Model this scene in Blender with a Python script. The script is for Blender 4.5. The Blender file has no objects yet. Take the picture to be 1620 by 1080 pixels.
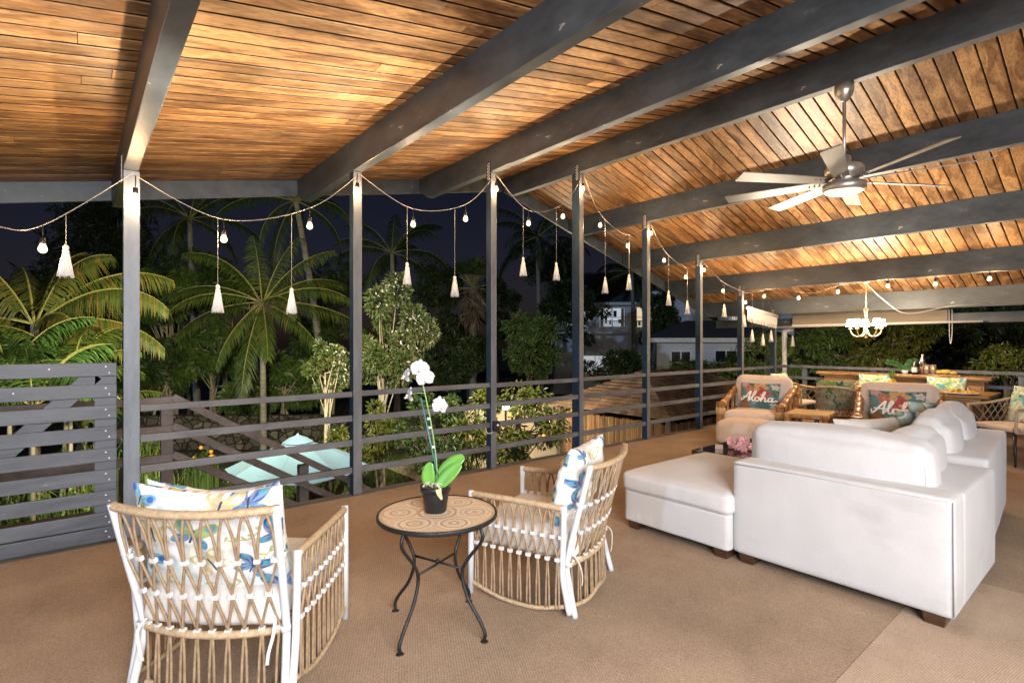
import bpy, bmesh, math, random
import numpy as np
from mathutils import Vector, Matrix, Euler, noise as mnoise
random.seed(7); RNG = np.random.default_rng(7)
PI = math.pi
S = bpy.context.scene
C = S.collection

# ------------------------------------------------------------------ camera, sky, moon, exposure
YAW = math.radians(50.45)                      # view axis measured from +X (the rail line) towards +Y (the garden)
CAM_H, FPX, HOR = 1.45, 836.4, 541.0
cd = bpy.data.cameras.new('camera'); cam = bpy.data.objects.new('camera', cd); C.objects.link(cam)
cam.location = (0, 0, CAM_H); cam.rotation_euler = (PI/2, 0, YAW - PI/2)
cd.sensor_width = 36; cd.lens = FPX/1620*36; cd.clip_start = .05; cd.clip_end = 600
cd.shift_y = -(540 - HOR)/1620
S.camera = cam
w = bpy.data.worlds.new('World'); S.world = w; w.use_nodes = True
nt = w.node_tree; bg = nt.nodes['Background']
sky = nt.nodes.new('ShaderNodeTexSky'); sky.sky_type = 'NISHITA'; sky.sun_disc = False
sky.sun_elevation = math.radians(9.0); sky.sun_rotation = math.radians(200); sky.altitude = 0
tint = nt.nodes.new('ShaderNodeMix'); tint.data_type = 'RGBA'; tint.blend_type = 'MULTIPLY'; tint.inputs[0].default_value = 1; tint.inputs[7].default_value = (.80, .62, 1.0, 1)
nt.links.new(sky.outputs[0], tint.inputs[6]); nt.links.new(tint.outputs[2], bg.inputs[0]); bg.inputs[1].default_value = .0022
sd = bpy.data.lights.new('moon', 'SUN'); sd.energy = .30; sd.angle = math.radians(.5); sd.color = (.45, .66, 1)
so = bpy.data.objects.new('moon', sd); C.objects.link(so)
so.rotation_euler = Vector((.95, .25, -.085)).to_track_quat('-Z', 'Y').to_euler()
S.view_settings.view_transform = 'Standard'; S.view_settings.look = 'None'
S.view_settings.exposure = 1.0; S.view_settings.gamma = 1
S.cycles.max_bounces = 6; S.cycles.diffuse_bounces = 3; S.cycles.glossy_bounces = 3
S.cycles.transparent_max_bounces = 8; S.cycles.caustics_reflective = False; S.cycles.caustics_refractive = False
S.cycles.sample_clamp_indirect = 4; S.cycles.use_denoising = True

def lamp(name, kind, loc, aim=None, energy=100, size=.3, color=(1, 1, 1), cone=80, blend=.6):
    l = bpy.data.lights.new(name, kind); l.energy = energy; l.color = color
    if kind == 'AREA': l.size = size
    else: l.shadow_soft_size = size
    if kind == 'SPOT': l.spot_size = math.radians(cone); l.spot_blend = blend
    o = bpy.data.objects.new(name, l); C.objects.link(o); o.location = loc
    if aim is not None: o.rotation_euler = (Vector(aim) - Vector(loc)).to_track_quat('-Z', 'Y').to_euler()
    return o
WARM = (1, .84, .62); FLASH = (.96, .97, 1.0)
# the photographer's flash, bounced behind the camera and high at the right, and its pops at the ceiling bays
lamp('flash', 'AREA', (-.5, -1.9, 2.2), (1.0, 3.2, .2), 165, 1.5, FLASH)
lamp('flash', 'AREA', (.9, -2.6, 3.0), (2.2, 3.0, 0), 215, 1.8, (1, .95, .88))
lamp('ceiling_flash', 'SPOT', (.75, 2.9, 1.3), (.0, 3.35, 2.96), 135, .05, WARM, 58, .9)
lamp('ceiling_flash', 'SPOT', (2.7, 2.9, 1.3), (1.15, 3.65, 3.2), 280, .05, WARM, 66, .9)
lamp('ceiling_flash', 'SPOT', (4.6, 2.9, 1.4), (2.95, 3.75, 3.56), 250, .05, WARM, 72, .9)
lamp('ceiling_flash', 'SPOT', (7.4, 3.3, 1.2), (6.9, 1.0, 3.2), 360, .1, WARM, 125, .9)
# garden floodlights under the eave
lamp('garden_flood', 'SPOT', (1.2, 6.8, 2.5), (4.2, 22, -.4), 3300, .1, (1, .95, .58), 85, .9)
lamp('garden_flood', 'SPOT', (-1.2, 6.7, 2.5), (-3.5, 14, .6), 80, .1, (1, .96, .66), 95, .9)
lamp('garden_flood', 'SPOT', (5.2, 6.8, 2.6), (8.6, 14.3, -1.8), 950, .1, (1, .93, .70), 110, .9)
lamp('garden_flood', 'SPOT', (12.2, 4.0, 2.2), (18, 4.5, .5), 900, .1, (1, .86, .58), 110, .9)

# ------------------------------------------------------------------ where a pixel's ray meets a plane (1620-pixel frame), used to measure positions
AX = Vector((math.cos(YAW), math.sin(YAW))); RX = Vector((math.sin(YAW), -math.cos(YAW)))
def at(px, py, d):
    k = (px - 810)/FPX
    return Vector(((AX.x + RX.x*k)*d, (AX.y + RX.y*k)*d, CAM_H - (py - HOR)/FPX*d))
def atX(px, py, X):
    k = (px - 810)/FPX; return at(px, py, X/(AX.x + RX.x*k))
def atY(px, py, Y):
    k = (px - 810)/FPX; return at(px, py, Y/(AX.y + RX.y*k))
def atZ(px, py, Z=0.):
    return at(px, py, (CAM_H - Z)*FPX/(py - HOR))

# ------------------------------------------------------------------ materials
def _new(name):
    m = bpy.data.materials.new(name); m.use_nodes = True
    n = m.node_tree.nodes; return m, n, m.node_tree.links, n['Principled BSDF']
def N(n, t, **k):
    x = n.new(t)
    for a, b in k.items(): setattr(x, a, b)
    return x
def ramp(n, stops):
    r = n.new('ShaderNodeValToRGB'); e = r.color_ramp.elements
    while len(e) < len(stops): e.new(.5)
    for el, (p, c) in zip(e, stops):
        el.position = p; el.color = (*c, 1) if len(c) == 3 else c
    return r
def scl(c, k): return tuple(min(1, x*k) for x in c)
def mat(name, base, rough=.6, metal=0., var=.18, scale=6., stretch=(1, 1, 1), bump=0., bscale=80., bstretch=None, island=0., spec=.5, sheen=0., emit=None, estr=0., base2=None, detail=6, coat=0):
    m, n, l, b = _new(name)
    tc = N(n, 'ShaderNodeTexCoord'); mp = N(n, 'ShaderNodeMapping'); mp.inputs['Scale'].default_value = stretch
    l.new(tc.outputs['Object'], mp.inputs['Vector'])
    nz = N(n, 'ShaderNodeTexNoise'); nz.inputs['Scale'].default_value = scale; nz.inputs['Detail'].default_value = detail
    nz.inputs['Roughness'].default_value = .62
    l.new(mp.outputs[0], nz.inputs['Vector'])
    r = ramp(n, [(.28, scl(base, 1 - var)), (.72, scl(base2 or base, 1 + var))]); l.new(nz.outputs[0], r.inputs[0])
    out = r.outputs[0]
    if island:
        g = N(n, 'ShaderNodeNewGeometry'); hs = N(n, 'ShaderNodeHueSaturation')
        ma = N(n, 'ShaderNodeMapRange'); ma.inputs['To Min'].default_value = 1 - island; ma.inputs['To Max'].default_value = 1 + island
        l.new(g.outputs['Random Per Island'], ma.inputs['Value']); l.new(ma.outputs[0], hs.inputs['Value']); l.new(out, hs.inputs['Color'])
        mh = N(n, 'ShaderNodeMapRange'); mh.inputs['To Min'].default_value = .5 - island*.07; mh.inputs['To Max'].default_value = .5 + island*.07
        mm = N(n, 'ShaderNodeMath', operation='FRACT'); m3 = N(n, 'ShaderNodeMath', operation='MULTIPLY'); m3.inputs[1].default_value = 13.7
        l.new(g.outputs['Random Per Island'], m3.inputs[0]); l.new(m3.outputs[0], mm.inputs[0]); l.new(mm.outputs[0], mh.inputs['Value']); l.new(mh.outputs[0], hs.inputs['Hue'])
        out = hs.outputs[0]
    l.new(out, b.inputs['Base Color'])
    rr = N(n, 'ShaderNodeMapRange'); rr.inputs['To Min'].default_value = max(.02, rough - .08); rr.inputs['To Max'].default_value = min(1, rough + .08)
    l.new(nz.outputs[0], rr.inputs['Value']); l.new(rr.outputs[0], b.inputs['Roughness'])
    b.inputs['Metallic'].default_value = metal; b.inputs['Specular IOR Level'].default_value = spec
    if sheen: b.inputs['Sheen Weight'].default_value = sheen
    if coat: b.inputs['Coat Weight'].default_value = coat
    if bump:
        n2 = N(n, 'ShaderNodeTexNoise'); n2.inputs['Scale'].default_value = bscale; n2.inputs['Detail'].default_value = 4
        mp2 = N(n, 'ShaderNodeMapping'); mp2.inputs['Scale'].default_value = bstretch or stretch
        l.new(tc.outputs['Object'], mp2.inputs['Vector']); l.new(mp2.outputs[0], n2.inputs['Vector'])
        bp = N(n, 'ShaderNodeBump'); bp.inputs['Strength'].default_value = bump; bp.inputs['Distance'].default_value = .01
        l.new(n2.outputs[0], bp.inputs['Height']); l.new(bp.outputs[0], b.inputs['Normal'])
    if emit: b.inputs['Emission Color'].default_value = (*emit, 1); b.inputs['Emission Strength'].default_value = estr
    return m
def wood(name, dark, light, along=(0.35, 9, 9), scale=1.6, rough=.5, knots=True, island=.28, bump=.25, coat=0., wav=5., fine=.6):
    """boards whose grain runs along the axis with the small stretch; cathedral figure from a distorted wave"""
    m, n, l, b = _new(name)
    tc = N(n, 'ShaderNodeTexCoord'); g = N(n, 'ShaderNodeNewGeometry')
    off = N(n, 'ShaderNodeVectorMath', operation='MULTIPLY_ADD')
    cmb = N(n, 'ShaderNodeCombineXYZ'); mu = N(n, 'ShaderNodeMath', operation='MULTIPLY'); mu.inputs[1].default_value = 37.
    l.new(g.outputs['Random Per Island'], mu.inputs[0])
    for i in range(3): l.new(mu.outputs[0], cmb.inputs[i])
    ad = N(n, 'ShaderNodeVectorMath', operation='ADD'); l.new(tc.outputs['Object'], ad.inputs[0]); l.new(cmb.outputs[0], ad.inputs[1])
    mp = N(n, 'ShaderNodeMapping'); mp.inputs['Scale'].default_value = along; l.new(ad.outputs[0], mp.inputs['Vector'])
    n1 = N(n, 'ShaderNodeTexNoise'); n1.inputs['Scale'].default_value = scale; n1.inputs['Detail'].default_value = 3; n1.inputs['Distortion'].default_value = .6
    l.new(mp.outputs[0], n1.inputs['Vector'])
    # growth rings: sine of a large-scale noise
    ml = N(n, 'ShaderNodeMath', operation='MULTIPLY'); ml.inputs[1].default_value = wav*2*PI; l.new(n1.outputs[0], ml.inputs[0])
    si = N(n, 'ShaderNodeMath', operation='SINE'); l.new(ml.outputs[0], si.inputs[0])
    mr = N(n, 'ShaderNodeMapRange'); mr.inputs['From Min'].default_value = -1; l.new(si.outputs[0], mr.inputs['Value'])
    n2 = N(n, 'ShaderNodeTexNoise'); n2.inputs['Scale'].default_value = scale*9; n2.inputs['Detail'].default_value = 5; l.new(mp.outputs[0], n2.inputs['Vector'])
    mx = N(n, 'ShaderNodeMix', data_type='FLOAT'); mx.inputs[0].default_value = .45; l.new(mr.outputs[0], mx.inputs[2]); l.new(n2.outputs[0], mx.inputs[3])
    mid = tuple((a + c)/2 for a, c in zip(dark, light))
    r = ramp(n, [(.12, dark), (.45, mid), (.9, light)]); l.new(mx.outputs[0], r.inputs[0])
    mf = N(n, 'ShaderNodeMapping'); mf.inputs['Scale'].default_value = tuple(a*(1.6 if a < 1.5 else 9) for a in along); l.new(ad.outputs[0], mf.inputs['Vector'])
    nf = N(n, 'ShaderNodeTexNoise'); nf.inputs['Scale'].default_value = scale*1.2; nf.inputs['Detail'].default_value = 6; nf.inputs['Roughness'].default_value = .7; l.new(mf.outputs[0], nf.inputs['Vector'])
    rf = ramp(n, [(.36, (.50, .44, .40)), (.56, (1.06, 1.05, 1.0))]); l.new(nf.outputs[0], rf.inputs[0])
    mq = N(n, 'ShaderNodeMix', data_type='RGBA', blend_type='MULTIPLY'); mq.inputs[0].default_value = fine; l.new(r.outputs[0], mq.inputs[6]); l.new(rf.outputs[0], mq.inputs[7])
    hs = N(n, 'ShaderNodeHueSaturation'); ma = N(n, 'ShaderNodeMapRange'); ma.inputs['To Min'].default_value = 1 - island; ma.inputs['To Max'].default_value = 1 + island
    l.new(g.outputs['Random Per Island'], ma.inputs['Value']); l.new(ma.outputs[0], hs.inputs['Value']); l.new(mq.outputs[2], hs.inputs['Color'])
    out = hs.outputs[0]
    n4 = N(n, 'ShaderNodeTexNoise'); n4.inputs['Scale'].default_value = 1.7; n4.inputs['Detail'].default_value = 5; l.new(tc.outputs['Object'], n4.inputs['Vector'])
    r4 = ramp(n, [(.36, (.55, .55, .55)), (.62, (1.0, 1.0, 1.0))]); l.new(n4.outputs[0], r4.inputs[0])
    mz = N(n, 'ShaderNodeMix', data_type='RGBA', blend_type='MULTIPLY'); mz.inputs[0].default_value = .42
    l.new(out, mz.inputs[6]); l.new(r4.outputs[0], mz.inputs[7]); out = mz.outputs[2]
    if knots:
        mk = N(n, 'ShaderNodeMapping'); mk.inputs['Scale'].default_value = tuple(.9 if a < 1 else 3.4 for a in along); l.new(ad.outputs[0], mk.inputs['Vector'])
        vo = N(n, 'ShaderNodeTexVoronoi'); vo.inputs['Scale'].default_value = 1.0; l.new(mk.outputs[0], vo.inputs['Vector'])
        rk = ramp(n, [(.06, (.07, .035, .02)), (.12, (.55, .42, .34)), (.22, (1, 1, 1))]); l.new(vo.outputs['Distance'], rk.inputs[0])
        my = N(n, 'ShaderNodeMix', data_type='RGBA', blend_type='MULTIPLY'); my.inputs[0].default_value = .85
        l.new(out, my.inputs[6]); l.new(rk.outputs[0], my.inputs[7]); out = my.outputs[2]
    l.new(out, b.inputs['Base Color']); b.inputs['Roughness'].default_value = rough
    if coat: b.inputs['Coat Weight'].default_value = coat; b.inputs['Coat Roughness'].default_value = .25
    bp = N(n, 'ShaderNodeBump'); bp.inputs['Strength'].default_value = bump; bp.inputs['Distance'].default_value = .004
    l.new(n2.outputs[0], bp.inputs['Height']); l.new(bp.outputs[0], b.inputs['Normal'])
    return m
def painted(name, base, wear=(.45, .42, .38), rough=.5, along=(1, 1, 1), amount=.70, bump=.3):
    """paint on sawn timber: faint grain under the coat, nicks and scuffs that show the primer"""
    m, n, l, b = _new(name)
    tc = N(n, 'ShaderNodeTexCoord'); mp = N(n, 'ShaderNodeMapping'); mp.inputs['Scale'].default_value = along; l.new(tc.outputs['Object'], mp.inputs['Vector'])
    n1 = N(n, 'ShaderNodeTexNoise'); n1.inputs['Scale'].default_value = 5; n1.inputs['Detail'].default_value = 8; n1.inputs['Roughness'].default_value = .7; l.new(mp.outputs[0], n1.inputs['Vector'])
    r1 = ramp(n, [(.3, scl(base, .55)), (.7, scl(base, 1.45))]); l.new(n1.outputs[0], r1.inputs[0])
    n2 = N(n, 'ShaderNodeTexNoise'); n2.inputs['Scale'].default_value = 10; n2.inputs['Detail'].default_value = 7; n2.inputs['Roughness'].default_value = .75; l.new(mp.outputs[0], n2.inputs['Vector'])
    r2 = ramp(n, [(amount - .03, (0, 0, 0)), (amount, (1, 1, 1))]); l.new(n2.outputs[0], r2.inputs[0])
    mx = N(n, 'ShaderNodeMix', data_type='RGBA'); l.new(r2.outputs[0], mx.inputs[0]); l.new(r1.outputs[0], mx.inputs[6]); mx.inputs[7].default_value = (*wear, 1)
    l.new(mx.outputs[2], b.inputs['Base Color'])
    rr = N(n, 'ShaderNodeMapRange'); rr.inputs['To Min'].default_value = rough - .12; rr.inputs['To Max'].default_value = rough + .12; l.new(n1.outputs[0], rr.inputs['Value']); l.new(rr.outputs[0], b.inputs['Roughness'])
    n3 = N(n, 'ShaderNodeTexNoise'); n3.inputs['Scale'].default_value = 40; n3.inputs['Detail'].default_value = 4; l.new(mp.outputs[0], n3.inputs['Vector'])
    bp = N(n, 'ShaderNodeBump'); bp.inputs['Strength'].default_value = bump; bp.inputs['Distance'].default_value = .003; l.new(n3.outputs[0], bp.inputs['Height']); l.new(bp.outputs[0], b.inputs['Normal'])
    return m
def fabric(name, base, weave=700, rough=.9, var=.06, stain=None, sheen=.15, bump=.12, wr=.25, crease=.0):
    m, n, l, b = _new(name)
    tc = N(n, 'ShaderNodeTexCoord')
    n1 = N(n, 'ShaderNodeTexNoise'); n1.inputs['Scale'].default_value = 3; n1.inputs['Detail'].default_value = 7; l.new(tc.outputs['Object'], n1.inputs['Vector'])
    r1 = ramp(n, [(.3, scl(base, 1 - var)), (.7, scl(base, 1 + var))]); l.new(n1.outputs[0], r1.inputs[0]); out = r1.outputs[0]
    if stain:
        mp = N(n, 'ShaderNodeMapping'); mp.inputs['Scale'].default_value = (1, 1, 2.4); l.new(tc.outputs['Object'], mp.inputs['Vector'])
        n2 = N(n, 'ShaderNodeTexNoise'); n2.inputs['Scale'].default_value = 2.6; n2.inputs['Detail'].default_value = 6; l.new(mp.outputs[0], n2.inputs['Vector'])
        r2 = ramp(n, [(.58, (0, 0, 0)), (.8, (.75, .75, .75))]); l.new(n2.outputs[0], r2.inputs[0])
        mx = N(n, 'ShaderNodeMix', data_type='RGBA'); l.new(r2.outputs[0], mx.inputs[0]); l.new(out, mx.inputs[6]); mx.inputs[7].default_value = (*stain, 1); out = mx.outputs[2]
    n8 = N(n, 'ShaderNodeTexNoise'); n8.inputs['Scale'].default_value = weave*.8; n8.inputs['Detail'].default_value = 2; l.new(tc.outputs['Object'], n8.inputs['Vector'])
    r8 = ramp(n, [(.3, (.95, .95, .95)), (.7, (1.03, 1.03, 1.03))]); l.new(n8.outputs[0], r8.inputs[0])
    m8 = N(n, 'ShaderNodeMix', data_type='RGBA', blend_type='MULTIPLY'); m8.inputs[0].default_value = 1; l.new(out, m8.inputs[6]); l.new(r8.outputs[0], m8.inputs[7]); out = m8.outputs[2]
    l.new(out, b.inputs['Base Color']); b.inputs['Roughness'].default_value = rough; b.inputs['Sheen Weight'].default_value = sheen; b.inputs['Specular IOR Level'].default_value = .2
    n3 = N(n, 'ShaderNodeTexNoise'); n3.inputs['Scale'].default_value = weave; n3.inputs['Detail'].default_value = 2; l.new(tc.outputs['Object'], n3.inputs['Vector'])
    n5 = N(n, 'ShaderNodeTexNoise'); n5.inputs['Scale'].default_value = 7; n5.inputs['Detail'].default_value = 4; n5.inputs['Distortion'].default_value = .25; l.new(tc.outputs['Object'], n5.inputs['Vector'])
    b2 = N(n, 'ShaderNodeBump'); b2.inputs['Strength'].default_value = wr; b2.inputs['Distance'].default_value = .02; l.new(n5.outputs[0], b2.inputs['Height'])
    bp = N(n, 'ShaderNodeBump'); bp.inputs['Strength'].default_value = bump; bp.inputs['Distance'].default_value = .003; l.new(n3.outputs[0], bp.inputs['Height'])
    if crease:
        mc = N(n, 'ShaderNodeMapping'); mc.inputs['Scale'].default_value = (1, 1, .55); mc.inputs['Rotation'].default_value = (.3, .4, .2); l.new(tc.outputs['Object'], mc.inputs['Vector'])
        n6 = N(n, 'ShaderNodeTexNoise'); n6.inputs['Scale'].default_value = 3.4; n6.inputs['Detail'].default_value = 2.5; n6.inputs['Distortion'].default_value = .35; l.new(mc.outputs[0], n6.inputs['Vector'])
        sb = N(n, 'ShaderNodeMath', operation='SUBTRACT'); sb.inputs[1].default_value = .5; l.new(n6.outputs[0], sb.inputs[0]); ab = N(n, 'ShaderNodeMath', operation='ABSOLUTE'); l.new(sb.outputs[0], ab.inputs[0])
        mr = N(n, 'ShaderNodeMapRange'); mr.inputs['From Max'].default_value = .05; l.new(ab.outputs[0], mr.inputs['Value'])
        b3 = N(n, 'ShaderNodeBump'); b3.inputs['Strength'].default_value = crease; b3.inputs['Distance'].default_value = .012; l.new(mr.outputs[0], b3.inputs['Height']); l.new(b3.outputs[0], b2.inputs['Normal'])
    l.new(b2.outputs[0], bp.inputs['Normal']); l.new(bp.outputs[0], b.inputs['Normal'])
    return m
def printed(name, rough=.85, bump=.15):
    m, n, l, b = _new(name); a = N(n, 'ShaderNodeAttribute'); a.attribute_name = 'print'
    tc = N(n, 'ShaderNodeTexCoord'); l.new(a.outputs['Color'], b.inputs['Base Color']); b.inputs['Roughness'].default_value = rough; b.inputs['Specular IOR Level'].default_value = .25
    n5 = N(n, 'ShaderNodeTexNoise'); n5.inputs['Scale'].default_value = 9; n5.inputs['Detail'].default_value = 4; l.new(tc.outputs['Object'], n5.inputs['Vector'])
    bp = N(n, 'ShaderNodeBump'); bp.inputs['Strength'].default_value = bump; bp.inputs['Distance'].default_value = .02; l.new(n5.outputs[0], bp.inputs['Height']); l.new(bp.outputs[0], b.inputs['Normal'])
    return m
def carpet(name, c1, c2, ang=.5):
    m, n, l, b = _new(name); tc = N(n, 'ShaderNodeTexCoord')
    mp = N(n, 'ShaderNodeMapping'); mp.inputs['Rotation'].default_value = (0, 0, ang); l.new(tc.outputs['Object'], mp.inputs['Vector'])
    n1 = N(n, 'ShaderNodeTexNoise'); n1.inputs['Scale'].default_value = 1.1; n1.inputs['Detail'].default_value = 8; n1.inputs['Roughness'].default_value = .65; l.new(tc.outputs['Object'], n1.inputs['Vector'])
    w1 = N(n, 'ShaderNodeTexWave', wave_type='BANDS', bands_direction='X'); w1.inputs['Scale'].default_value = 26; w1.inputs['Distortion'].default_value = 5; w1.inputs['Detail'].default_value = 3; w1.inputs['Detail Scale'].default_value = 6; l.new(mp.outputs[0], w1.inputs['Vector'])
    w2 = N(n, 'ShaderNodeTexWave', wave_type='BANDS', bands_direction='Y'); w2.inputs['Scale'].default_value = 34; w2.inputs['Distortion'].default_value = 2.5; w2.inputs['Detail'].default_value = 3; w2.inputs['Detail Scale'].default_value = 6; l.new(mp.outputs[0], w2.inputs['Vector'])
    mu = N(n, 'ShaderNodeMath', operation='MULTIPLY'); l.new(w1.outputs[1], mu.inputs[0]); l.new(w2.outputs[1], mu.inputs[1])
    n2 = N(n, 'ShaderNodeTexNoise'); n2.inputs['Scale'].default_value = 170; n2.inputs['Detail'].default_value = 3; l.new(tc.outputs['Object'], n2.inputs['Vector'])
    mx = N(n, 'ShaderNodeMix', data_type='FLOAT'); mx.inputs[0].default_value = .62; l.new(mu.outputs[0], mx.inputs[2]); l.new(n2.outputs[0], mx.inputs[3])
    r = ramp(n, [(.1, c1), (.75, c2)]); l.new(mx.outputs[0], r.inputs[0])
    r1 = ramp(n, [(.3, (.66, .65, .65)), (.66, (1, 1, 1))]); l.new(n1.outputs[0], r1.inputs[0])
    ns = N(n, 'ShaderNodeTexNoise'); ns.inputs['Scale'].default_value = 4.5; ns.inputs['Detail'].default_value = 9; ns.inputs['Roughness'].default_value = .75; l.new(tc.outputs['Object'], ns.inputs['Vector'])
    rs = ramp(n, [(.28, (.80, .79, .77)), (.44, (1, 1, 1)), (.68, (1, 1, 1)), (.76, (1.12, 1.12, 1.12))]); l.new(ns.outputs[0], rs.inputs[0])
    m0 = N(n, 'ShaderNodeMix', data_type='RGBA', blend_type='MULTIPLY'); m0.inputs[0].default_value = 1; l.new(r.outputs[0], m0.inputs[6]); l.new(rs.outputs[0], m0.inputs[7])
    m2 = N(n, 'ShaderNodeMix', data_type='RGBA', blend_type='MULTIPLY'); m2.inputs[0].default_value = 1; l.new(m0.outputs[2], m2.inputs[6]); l.new(r1.outputs[0], m2.inputs[7])
    l.new(m2.outputs[2], b.inputs['Base Color']); b.inputs['Roughness'].default_value = .95; b.inputs['Specular IOR Level'].default_value = .1
    bp = N(n, 'ShaderNodeBump'); bp.inputs['Strength'].default_value = .45; bp.inputs['Distance'].default_value = .005; l.new(mx.outputs[0], bp.inputs['Height']); l.new(bp.outputs[0], b.inputs['Normal'])
    return m
def leafmat(name, c, c2=None, var=.4, rough=.45):
    m, n, l, b = _new(name); g = N(n, 'ShaderNodeNewGeometry'); tc = N(n, 'ShaderNodeTexCoord')
    c2 = c2 or (c[0]*1.7, c[1]*1.3, c[2])
    n1 = N(n, 'ShaderNodeTexNoise'); n1.inputs['Scale'].default_value = 1.3; n1.inputs['Detail'].default_value = 4; l.new(tc.outputs['Object'], n1.inputs['Vector'])
    mx = N(n, 'ShaderNodeMix', data_type='FLOAT'); mx.inputs[0].default_value = .5; l.new(g.outputs['Random Per Island'], mx.inputs[2]); l.new(n1.outputs[0], mx.inputs[3])
    r = ramp(n, [(.2, scl(c, 1 - var)), (.55, c), (.85, c2)]); l.new(mx.outputs[0], r.inputs[0]); l.new(r.outputs[0], b.inputs['Base Color'])
    b.inputs['Roughness'].default_value = rough; b.inputs['Specular IOR Level'].default_value = .35
    return m
def glow(name, color, strength):
    m, n, l, b = _new(name); b.inputs['Base Color'].default_value = (.8, .8, .8, 1)
    b.inputs['Emission Color'].default_value = (*color, 1); b.inputs['Emission Strength'].default_value = strength
    return m
def glass(name, color=(.85, .9, .88), rough=.02, alpha=.35):
    m, n, l, b = _new(name); b.inputs['Base Color'].default_value = (*color, 1); b.inputs['Roughness'].default_value = rough
    b.inputs['Transmission Weight'].default_value = 1; b.inputs['IOR'].default_value = 1.3
    return m
def stone(name):
    m, n, l, b = _new(name); tc = N(n, 'ShaderNodeTexCoord')
    mp = N(n, 'ShaderNodeMapping'); mp.inputs['Scale'].default_value = (1, 1, 1.35); l.new(tc.outputs['Object'], mp.inputs['Vector'])
    v = N(n, 'ShaderNodeTexVoronoi', feature='DISTANCE_TO_EDGE'); v.inputs['Scale'].default_value = 2.9; l.new(mp.outputs[0], v.inputs['Vector'])
    v2 = N(n, 'ShaderNodeTexVoronoi'); v2.inputs['Scale'].default_value = 2.9; l.new(mp.outputs[0], v2.inputs['Vector'])
    n1 = N(n, 'ShaderNodeTexNoise'); n1.inputs['Scale'].default_value = 9; n1.inputs['Detail'].default_value = 7; l.new(tc.outputs['Object'], n1.inputs['Vector'])
    sp = N(n, 'ShaderNodeSeparateColor'); l.new(v2.outputs['Color'], sp.inputs[0])
    mm = N(n, 'ShaderNodeMix', data_type='FLOAT'); mm.inputs[0].default_value = .5; l.new(sp.outputs[0], mm.inputs[2]); l.new(n1.outputs[0], mm.inputs[3])
    r = ramp(n, [(.2, (.035, .028, .022)), (.55, (.10, .08, .06)), (.85, (.25, .2, .15))]); l.new(mm.outputs[0], r.inputs[0])
    e = ramp(n, [(.02, (.12, .12, .12)), (.09, (1, 1, 1))]); l.new(v.outputs[0], e.inputs[0])
    mx = N(n, 'ShaderNodeMix', data_type='RGBA', blend_type='MULTIPLY'); mx.inputs[0].default_value = 1; l.new(r.outputs[0], mx.inputs[6]); l.new(e.outputs[0], mx.inputs[7])
    l.new(mx.outputs[2], b.inputs['Base Color']); b.inputs['Roughness'].default_value = .9
    bp = N(n, 'ShaderNodeBump'); bp.inputs['Strength'].default_value = .9; bp.inputs['Distance'].default_value = .05; l.new(e.outputs[0], bp.inputs['Height']); l.new(bp.outputs[0], b.inputs['Normal'])
    return m

BEAM = painted('beam_paint', (.066, .08, .096), amount=.69, rough=.42, along=(1, .5, 1))
POSTW = painted('weathered_post_paint', (.19, .22, .26), wear=(.06, .07, .08), amount=.64, along=(1, 1, .3))
NAVY = painted('post_side_navy', (.022, .04, .066), amount=.74, along=(1, 1, .35))  # darker navy on the left-hand face of each post shaft
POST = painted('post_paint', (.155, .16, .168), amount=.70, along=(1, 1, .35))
RAILP = painted('rail_paint', (.14, .14, .145), amount=.76, along=(.35, 1, 1))
GATEP = painted('gate_paint', (.10, .113, .135), amount=.73, along=(.3, 1.6, 1.6))
STAIRP = painted('stair_paint', (.125, .106, .10), amount=.74)
PLANK = wood('ceiling_wood', (.19, .085, .033), (.57, .325, .145), along=(.3, 8, 8), scale=.9, rough=.45, island=.36, wav=3., fine=.9)
GROOVE_SHADE = mat('groove_shade', (.045, .02, .01), .8, var=.4)  # seam shadow put into the colour of the boards' recess faces
PINE = wood('bar_wood', (.28, .13, .045), (.60, .34, .13), along=(6, .5, 6), scale=1.6, rough=.35, knots=False, island=.15, coat=.3)
TABW = wood('table_wood', (.25, .12, .045), (.55, .32, .13), along=(6, .5, 6), scale=1.6, rough=.35, knots=False, island=.15, coat=.3)
BAMB = wood('bamboo', (.20, .08, .022), (.48, .23, .07), along=(5, 5, .8), scale=2.2, rough=.35, knots=False, island=.22, coat=.3, bump=.1)
LASH = mat('cane_lashing', (.5, .32, .12), .5, var=.25, scale=60)
LEGW = mat('dark_wood', (.06, .028, .014), .35, var=.3, scale=9, stretch=(1, 1, 4), coat=.3)
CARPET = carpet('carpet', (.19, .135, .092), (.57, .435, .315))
CARPET2 = carpet('carpet_light', (.30, .215, .155), (.70, .555, .42), ang=.15)  # paler carpet piece; part of its paleness is floor light put into the colour
EDGE = mat('edge_paint', (.22, .19, .165), .8, var=.25, scale=5, bump=.3)
SOFA = fabric('sofa_linen', (.54, .535, .54), stain=(.42, .40, .385), wr=.16, weave=240, bump=.16)
SOFAC = fabric('sofa_cushion_linen', (.56, .555, .56), stain=(.50, .485, .475), wr=.24, crease=.10, weave=240, bump=.16)
CREAM = fabric('cream_cushion', (.66, .53, .42), wr=.3, crease=.3)
SEATW = fabric('seat_cushion_white', (.66, .62, .58), wr=.3, crease=.25)
WHITE = mat('white_tube', (.60, .62, .65), .35, var=.06, scale=9)
WICK = mat('wicker_strand', (.30, .21, .13), .5, var=.35, scale=30, bump=.2, bscale=200)
WRAP = mat('wicker_wrap', (.46, .34, .21), .55, var=.3, scale=45, bump=.3, bscale=250)
CLIP = mat('clip_white', (.66, .66, .66), .5, var=.05)
IRON = mat('wrought_iron', (.022, .022, .024), .45, var=.4, scale=30, bump=.3, bscale=160, metal=.4)
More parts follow.
